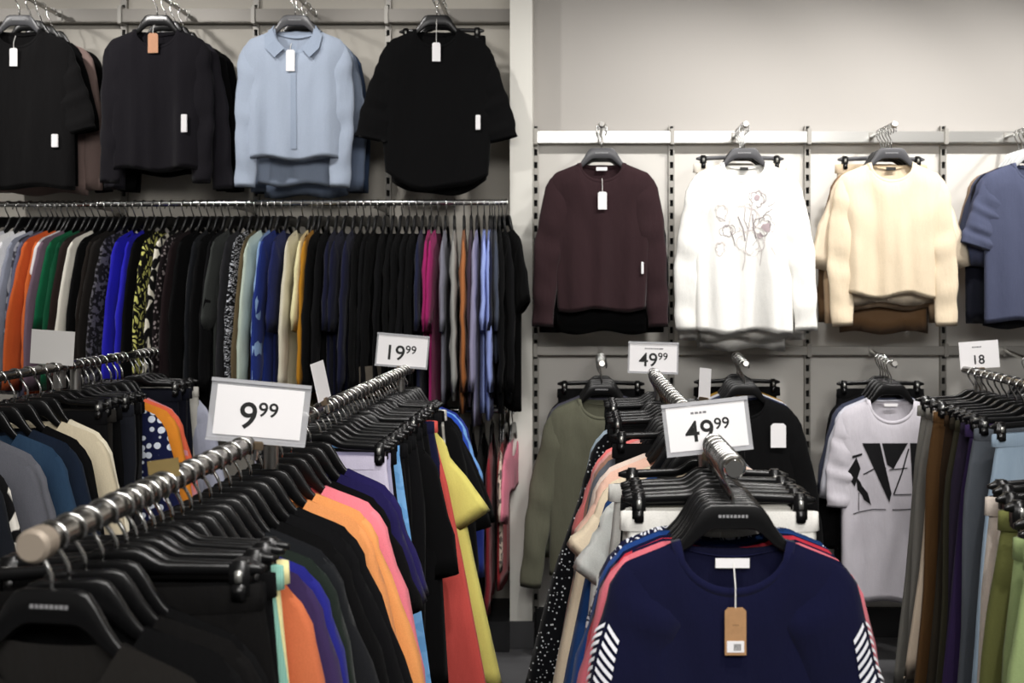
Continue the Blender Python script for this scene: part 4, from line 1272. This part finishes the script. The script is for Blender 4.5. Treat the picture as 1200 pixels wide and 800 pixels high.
p4 = wall_stack(c4, 0.31, 0.07, [
    S('tee', K('#060607'), 'blouse', 'black rounded-hem blouse with long tag', fine=True, collar=True, logo=False, W=(0.232, 0.235, 0.235, 0.215), T=0.024, hem=-0.81, curve=0.07, sl='half', slp=dict(L=0.30, th0=26, th1=14, a0=0.08, a1=0.075)),
    S('tee', BLK, 'black blouse', None, hem=-0.84, sl='half', W=(0.23, 0.23, 0.22, 0.2), curve=0.06), S('trousers', BLK, 'black trousers', None, length=0.55, wd=0.185)], 'on left wall', 'on left wall')
tag_on(p4[0], 0.003, -0.10, -0.205, 0.034, 0.078, M_PAPER)
security_tag(p4[0], 0.175, -0.5, 0.02, 0.062)

# shirt collar of the light blue shirt: band and two flaps
def shirt_collar(info, mat):
    t, e_ = info['top'], info['root']
    for side in (-1, 1):
        xs = [0.085, 0.075, 0.055, 0.02]
        b = B()
        zn = float(shoulder_z(np.array(0.09)))
        pts_in = [(0.085, -0.004, zn + 0.02), (0.088, -0.02, zn - 0.005), (0.07, -0.032, zn - 0.045), (0.035, -0.036, zn - 0.085)]
        pts_out = [(0.1, -0.008, zn + 0.0), (0.12, -0.026, zn - 0.03), (0.112, -0.042, zn - 0.085), (0.072, -0.046, zn - 0.125)]
        if side == -1:
            pts_in = [(x * 1.0, y, z) for x, y, z in pts_in]
        vs = []
        for off in (0, 0.004):
            vs += [(side * x, y + off, z) for x, y, z in pts_in] + [(side * x, y + off, z) for x, y, z in pts_out]
        fs = []
        for i in range(3):
            fs += [(i, i + 1, i + 5, i + 4), (8 + i, 8 + i + 4, 8 + i + 5, 8 + i + 1)]
        fs += [(3, 7, 15, 11), (0, 8, 12, 4)] + [(4 + i, 5 + i, 13 + i, 12 + i) for i in range(3)] + [(i, 8 + i, 9 + i, 1 + i) for i in range(3)]
        b.add(vs, fs)
        b.build('collar_flap', mat, e_)
    link('collar_band', t.collar(mat, 0.03), e_)
    pl = [[(-0.011, -0.2), (0.011, -0.2), (0.012, -0.64), (-0.012, -0.64)]]
    decal(info, pl, mat, 'placket', 0.003, 0.05)
shirt_collar(p3[0], K('#96a2b4', rough=0.9))

# printed letters of the long tee
def kv_letters(info):
    # x,z in the garment's frame: print area about x -0.14..0.13, z -0.30..-0.60
    T_ = lambda pts: [(-0.19 + 0.287 * a, -0.315 - 0.29 * b_) for a, b_ in pts]
    polys = [
        T_([(0.22, 0.0), (0.47, 0.0), (0.63, 0.7), (0.60, 0.83)]),
        T_([(0.50, 0.0), (0.87, 0.0), (0.66, 0.36), (0.57, 0.30)]),
        T_([(0.0, 0.44), (0.14, 0.20), (0.20, 0.36), (0.12, 0.62)]),
        T_([(0.10, 0.42), (0.2, 0.55), (0.34, 0.86), (0.25, 0.8)]),
        T_([(0.14, 0.5), (0.3, 0.7), (0.35, 0.88), (0.16, 0.66)]),
        T_([(0.90, 0.0), (1.02, 0.0), (1.02, 0.74), (0.94, 0.70)]),
        T_([(0.08, 0.18), (0.22, 0.14), (0.22, 0.17), (0.08, 0.22)]),
    ]
    lines = stroke(T_([(0.88, 0.08), (0.78, 0.42), (0.66, 0.72)]), 0.006) + stroke(T_([(0.66, 0.72), (0.92, 0.72)]), 0.004)
    lines += stroke(T_([(0.24, 0.44), (0.38, 0.36), (0.56, 0.35)]), 0.005) + stroke(T_([(0.60, 0.37), (0.86, 0.35)]), 0.004)
    lines += stroke(T_([(0.10, 1.0), (0.36, 0.93), (0.55, 0.93)]), 0.004) + stroke(T_([(0.64, 0.93), (1.0, 0.93)]), 0.004)
    lines += stroke(T_([(0.18, 0.7), (0.18, 0.96)]), 0.003)
    ink = K('#141416')
    for pl in polys:
        decal(info, [pl], ink, 'printed_letter', 0.002)
    decal(info, lines, ink, 'printed_line', 0.002)['kind'] = 'stuff'
kv_letters(q3[0])

def flower_print(info):
    r = random.Random(5)
    g1, g2, g3 = K('#a8a1a1'), K('#cfc8c5'), K('#8f8788')
    cx, cz = 0.01, -0.40
    sets = {0: [], 1: [], 2: []}
    def arc(x, z, rad, a0, a1_, sx=1.0, n=7):
        return [(x + rad * sx * math.cos(a0 + (a1_ - a0) * i / n), z + rad * math.sin(a0 + (a1_ - a0) * i / n)) for i in range(n + 1)]
    # blooms: clusters of petal outlines
    for (x, z, rad0, n, k) in ((0.045, -0.29, 0.028, 7, 0), (0.075, -0.40, 0.03, 7, 2), (-0.01, -0.36, 0.045, 8, 1), (-0.075, -0.42, 0.02, 6, 0), (-0.10, -0.49, 0.018, 6, 1), (0.02, -0.47, 0.045, 8, 1), (-0.10, -0.34, 0.02, 5, 1)):
        for i in range(n + 3):
            rad = rad0 * r.uniform(0.9, 1.7)
            a = 2 * PI * i / n + r.uniform(-0.3, 0.3)
            px_, pz_ = x + rad * 0.55 * math.cos(a), z + rad * 0.55 * math.sin(a)
            sets[k] += stroke(arc(px_, pz_, rad * r.uniform(0.35, 0.6), a - 1.5, a + 1.5, 0.8), r.uniform(0.0015, 0.004))
    for (x0, z0, x1, z1, k) in ((0.03, -0.30, -0.0, -0.5, 0), (-0.03, -0.36, 0.0, -0.46, 2), (0.0, -0.33, 0.015, -0.42, 0), (0.03, -0.35, 0.045, -0.45, 2), (0.09, -0.32, 0.12, -0.30, 0), (0.07, -0.36, 0.11, -0.33, 2), (0.05, -0.45, 0.06, -0.56, 1), (-0.06, -0.42, -0.04, -0.48, 2), (0.0, -0.5, -0.01, -0.58, 1), (0.06, -0.42, 0.03, -0.48, 0), (-0.12, -0.36, -0.08, -0.38, 0), (0.1, -0.48, 0.12, -0.52, 1)):
        m_ = ((x0 + x1) / 2 + r.uniform(-0.012, 0.012), (z0 + z1) / 2)
        sets[k] += stroke([(x0, z0), m_, (x1, z1)], r.uniform(0.002, 0.005))
    for k, mt in ((0, g1), (1, g2), (2, g3)):
        o = decal(info, sets[k], mt, 'flower_print', 0.0016 + 0.0003 * k)
        o['kind'] = 'stuff'
    blot = []
    for (x, z, rr) in ((0.085, -0.405, 0.02), (0.048, -0.285, 0.013), (0.06, -0.44, 0.012)):
        blot.append([(x + rr * r.uniform(0.6, 1.2) * math.cos(a), z + rr * r.uniform(0.6, 1.2) * math.sin(a)) for a in np.linspace(0, 2 * PI, 11)[:-1]])
    for bl in blot:
        decal(info, [bl], K('#b3a3a6'), 'printed_bloom', 0.0014)
flower_print(r2[0])

# front navy sweater: neck label, brown tag, chevrons on the sleeves
def navy_details(info):
    neck_label(info, 0.06, 0.017, M_PAPER, dz=-0.012)
    tag_on(info, 0.0, -0.178, -0.255, 0.037, 0.082, M_KRAFT, sticker=True)
    for side in (-1, 1):
        Sf = info['S'][side]
        b = B()
        pc = -0.55
        t = 0.05
        while t < 0.95:
            for sg in (-1, 1):
                vs = []
                n = 4
                hw = 0.8 * min(1.0, 0.5 + t)
                for i in range(n + 1):
                    f = i / n
                    for dt in (0.0, 0.0125):
                        ph = pc + sg * (0.06 + hw * f)
                        q = Sf(np.array([ph]), np.array([t + dt + (0.035 * f if True else 0)]))[0]
                        c = Sf(np.array([ph]), np.array([t + dt]))[0]
                        nrm = np.array([side * math.cos(ph), math.sin(ph) * 2, 0])
                        nrm = nrm / np.linalg.norm(nrm)
                        vs.append(q + nrm * 0.0035)
                b.add(vs, [(2 * i, 2 * i + 1, 2 * i + 3, 2 * i + 2) for i in range(n)])
            t += 0.025
        o = b.build('chevron_print', K('#e6e6ec'), info['root'], True)
        o['kind'] = 'stuff'
navy_details(navy_front)

# ------------------------------------------------------------------ price signs
def text_mesh(txt, size, mat, bold=0.0):
    cu = bpy.data.curves.new('text', 'FONT')
    cu.body = txt
    cu.size = size
    cu.extrude = 0.0003
    cu.offset = bold
    cu.resolution_u = 4
    o = bpy.data.objects.new('text', cu)
    COL.objects.link(o)
    dg = bpy.context.evaluated_depsgraph_get()
    dg.update()
    me = bpy.data.meshes.new_from_object(o.evaluated_get(dg))
    bpy.data.objects.remove(o)
    me.materials.clear()
    me.materials.append(mat)
    return me

def price_sign(center, wd, ht, yaw, roll, label, big=None, small=None, line=False, bigsize=0.4, pitch=0.0, clear=True, clip=True, ink=None, margin=0.008, cx=0.0, paper=None, stem=0.034, dz=0.0):
    """acrylic holder, paper card and printed price; faces -Y before turning. Clip reaches down to the rail."""
    e = empty('price_sign', center, yaw, 0, 0)
    e.rotation_euler = Matrix.Rotation(yaw, 3, 'Z') .to_4x4().to_3x3().__matmul__(Matrix.Rotation(pitch, 3, 'X')).__matmul__(Matrix.Rotation(roll, 3, 'Y')).to_euler()
    if clear:
        B().box(-wd / 2, wd / 2, 0.001, 0.004, -ht / 2, ht / 2, 0.0008).build('acrylic_holder', M_CLEAR, e)
        r = B()
        r.box(-wd / 2, wd / 2, -0.003, 0.001, ht / 2 - 0.006, ht / 2 + 0.001)
        r.box(-wd / 2, wd / 2, -0.003, 0.001, -ht / 2 - 0.001, -ht / 2 + 0.005)
        r.build('holder_lip', M_CLEAR, e)
        m = margin
    else:
        m = 0.0
    card = B().box(-wd / 2 + m, wd / 2 - m, -0.0005, 0.0005, -ht / 2 + m, ht / 2 - m).build('card', paper or M_PAPER, e)
    ink = ink or M_INK
    if big:
        me = text_mesh(big, ht * bigsize * 1.38, ink, ht * 0.006)
        xs = [v.co.x for v in me.vertices]
        wb = max(xs) - min(xs)
        me2 = text_mesh(small, ht * bigsize * 0.74, ink, ht * 0.004) if small else None
        ws = (max(v.co.x for v in me2.vertices) - min(v.co.x for v in me2.vertices)) if me2 else 0
        x0 = cx * wd - (wb + ws + 0.01 * wd) / 2
        zb = -ht * bigsize * 0.62 - dz * ht
        o = link('price_digits', me, card)
        o.rotation_euler = (PI / 2, 0, 0)
        o.location = (x0 - min(xs), -0.0008, zb)
        if me2:
            mn = min(v.co.x for v in me2.vertices)
            o = link('price_cents', me2, card)
            o.rotation_euler = (PI / 2, 0, 0)
            o.location = (x0 + wb + 0.012 * wd - mn, -0.0008, zb + ht * bigsize * 0.48)
    if line:
        b = B()
        x = -0.17 * wd + cx * wd
        for wl in line:
            b.box(x, x + wl * wd, -0.0010, -0.0005, ht * 0.27, ht * 0.31)
            x += wl * wd + 0.012 * wd
        b.build('small_print', M_GREYINK, card)['kind'] = 'stuff'
    if clip:
        B().box(-0.016, 0.016, -0.006, 0.008, -ht / 2 - 0.014, -ht / 2 + 0.004, 0.002).build('clip', plain('clip_brass', '#8a7a66', 0.35, 0.8), e)
        B().tube([(0, 0.001, -ht / 2 - 0.010), (0, 0.001, -ht / 2 - stem)], 0.007, 8).build('stem', M_CHROME, e, True)
    set_props(e, label, 'price sign', 'price signs on the racks')
    return e

s1 = 585
price_sign(P(303.5, 483, s1), 113 / s1, 72 / s1, math.radians(8), math.radians(6.2), 'price sign reading 9 99 on the long left-hand rack', '9', '99', False, 0.44, margin=0.012)
s2 = 308
price_sign(P(471.5, 411, s2), 61 / s2, 38.5 / s2, math.radians(4), math.radians(5.0), 'price sign reading 19 99 at the far end of a rack', '19', '99', False, 0.46, margin=0.006)
price_sign(P(376, 446, 470), 0.15, 0.095, math.radians(94), math.radians(0), 'small white sign turned edge-on behind the 9 99 sign', clear=False, pitch=math.radians(-12))
price_sign(P(61.5, 407, 372), 53 / 372, 40 / 372, math.radians(-4), math.radians(3.5), 'blank white sign seen from behind on a rack', clear=False, paper=plain('grey_card', '#d8d6d3', 0.7))
s5 = 312
price_sign(P(765.5, 419, s5), 59 / s5, 36.5 / s5, math.radians(-2), math.radians(1.5), 'smaller price sign reading 49 99 at the rack\'s far end', '49', '99', (0.03, 0.025, 0.03, 0.03, 0.02, 0.03, 0.03, 0.08), 0.44, margin=0.006)
s6 = 580
price_sign(P(828.5, 500, s6), 101 / s6, 61 / s6, math.radians(-6), math.radians(-6.8), 'larger price sign reading 49 99 just above chrome hooks', '49', '99', (0.035, 0.04, 0.03, 0.04), 0.41)
price_sign(P(826, 449, 395), 0.04, 0.09, math.radians(-40), math.radians(3), 'narrow white sign turned edge-on behind the larger 49 99', clear=False)
s8 = 306
price_sign(P(1147.5, 415.5, s8), 45 / s8, 32 / s8, math.radians(-4), math.radians(-4.5), 'price sign reading 18 on the trouser rack', '18', None, (0.05, 0.04, 0.06, 0.05), 0.34, clear=False, dz=0.12)
# kraft board among the clothes of the far-left rack, metal end plate of the long rack
price_sign(P(192, 549, 727), 0.048, 0.03, math.radians(8), math.radians(-7), 'small tan kraft card standing on the long rack rail', clear=False, paper=plain('kraft_board', '#7d6a3c', 0.7, vary=0.2, bscale=60), stem=0.01)
b = B().box(-0.075, 0.075, -0.004, 0.004, -0.06, 0.06, 0.002).build('end_plate', plain('dull_metal', '#6d655a', 0.4, 0.6, vary=0.3, bscale=25))
b.location = P(443, 446, 297) ; b.rotation_euler = (0, math.radians(-3), math.radians(10))
set_props(b, 'dull grey metal plate below the 19 99 sign', 'plate')
# rail joint of the far-left rack
b = B().tube([(0, -0.03, 0), (0, 0.03, 0)], 0.02, 14).tube([(0, 0, 0), (0, 0, -0.07)], 0.018, 14)
j = b.build('rail_joint', M_STEEL, None, True)
j.location = (-1.667, F / 366, CAMH - 0.25)
set_props(j, 'metal rail joint beneath the blank sign', 'rail joint')
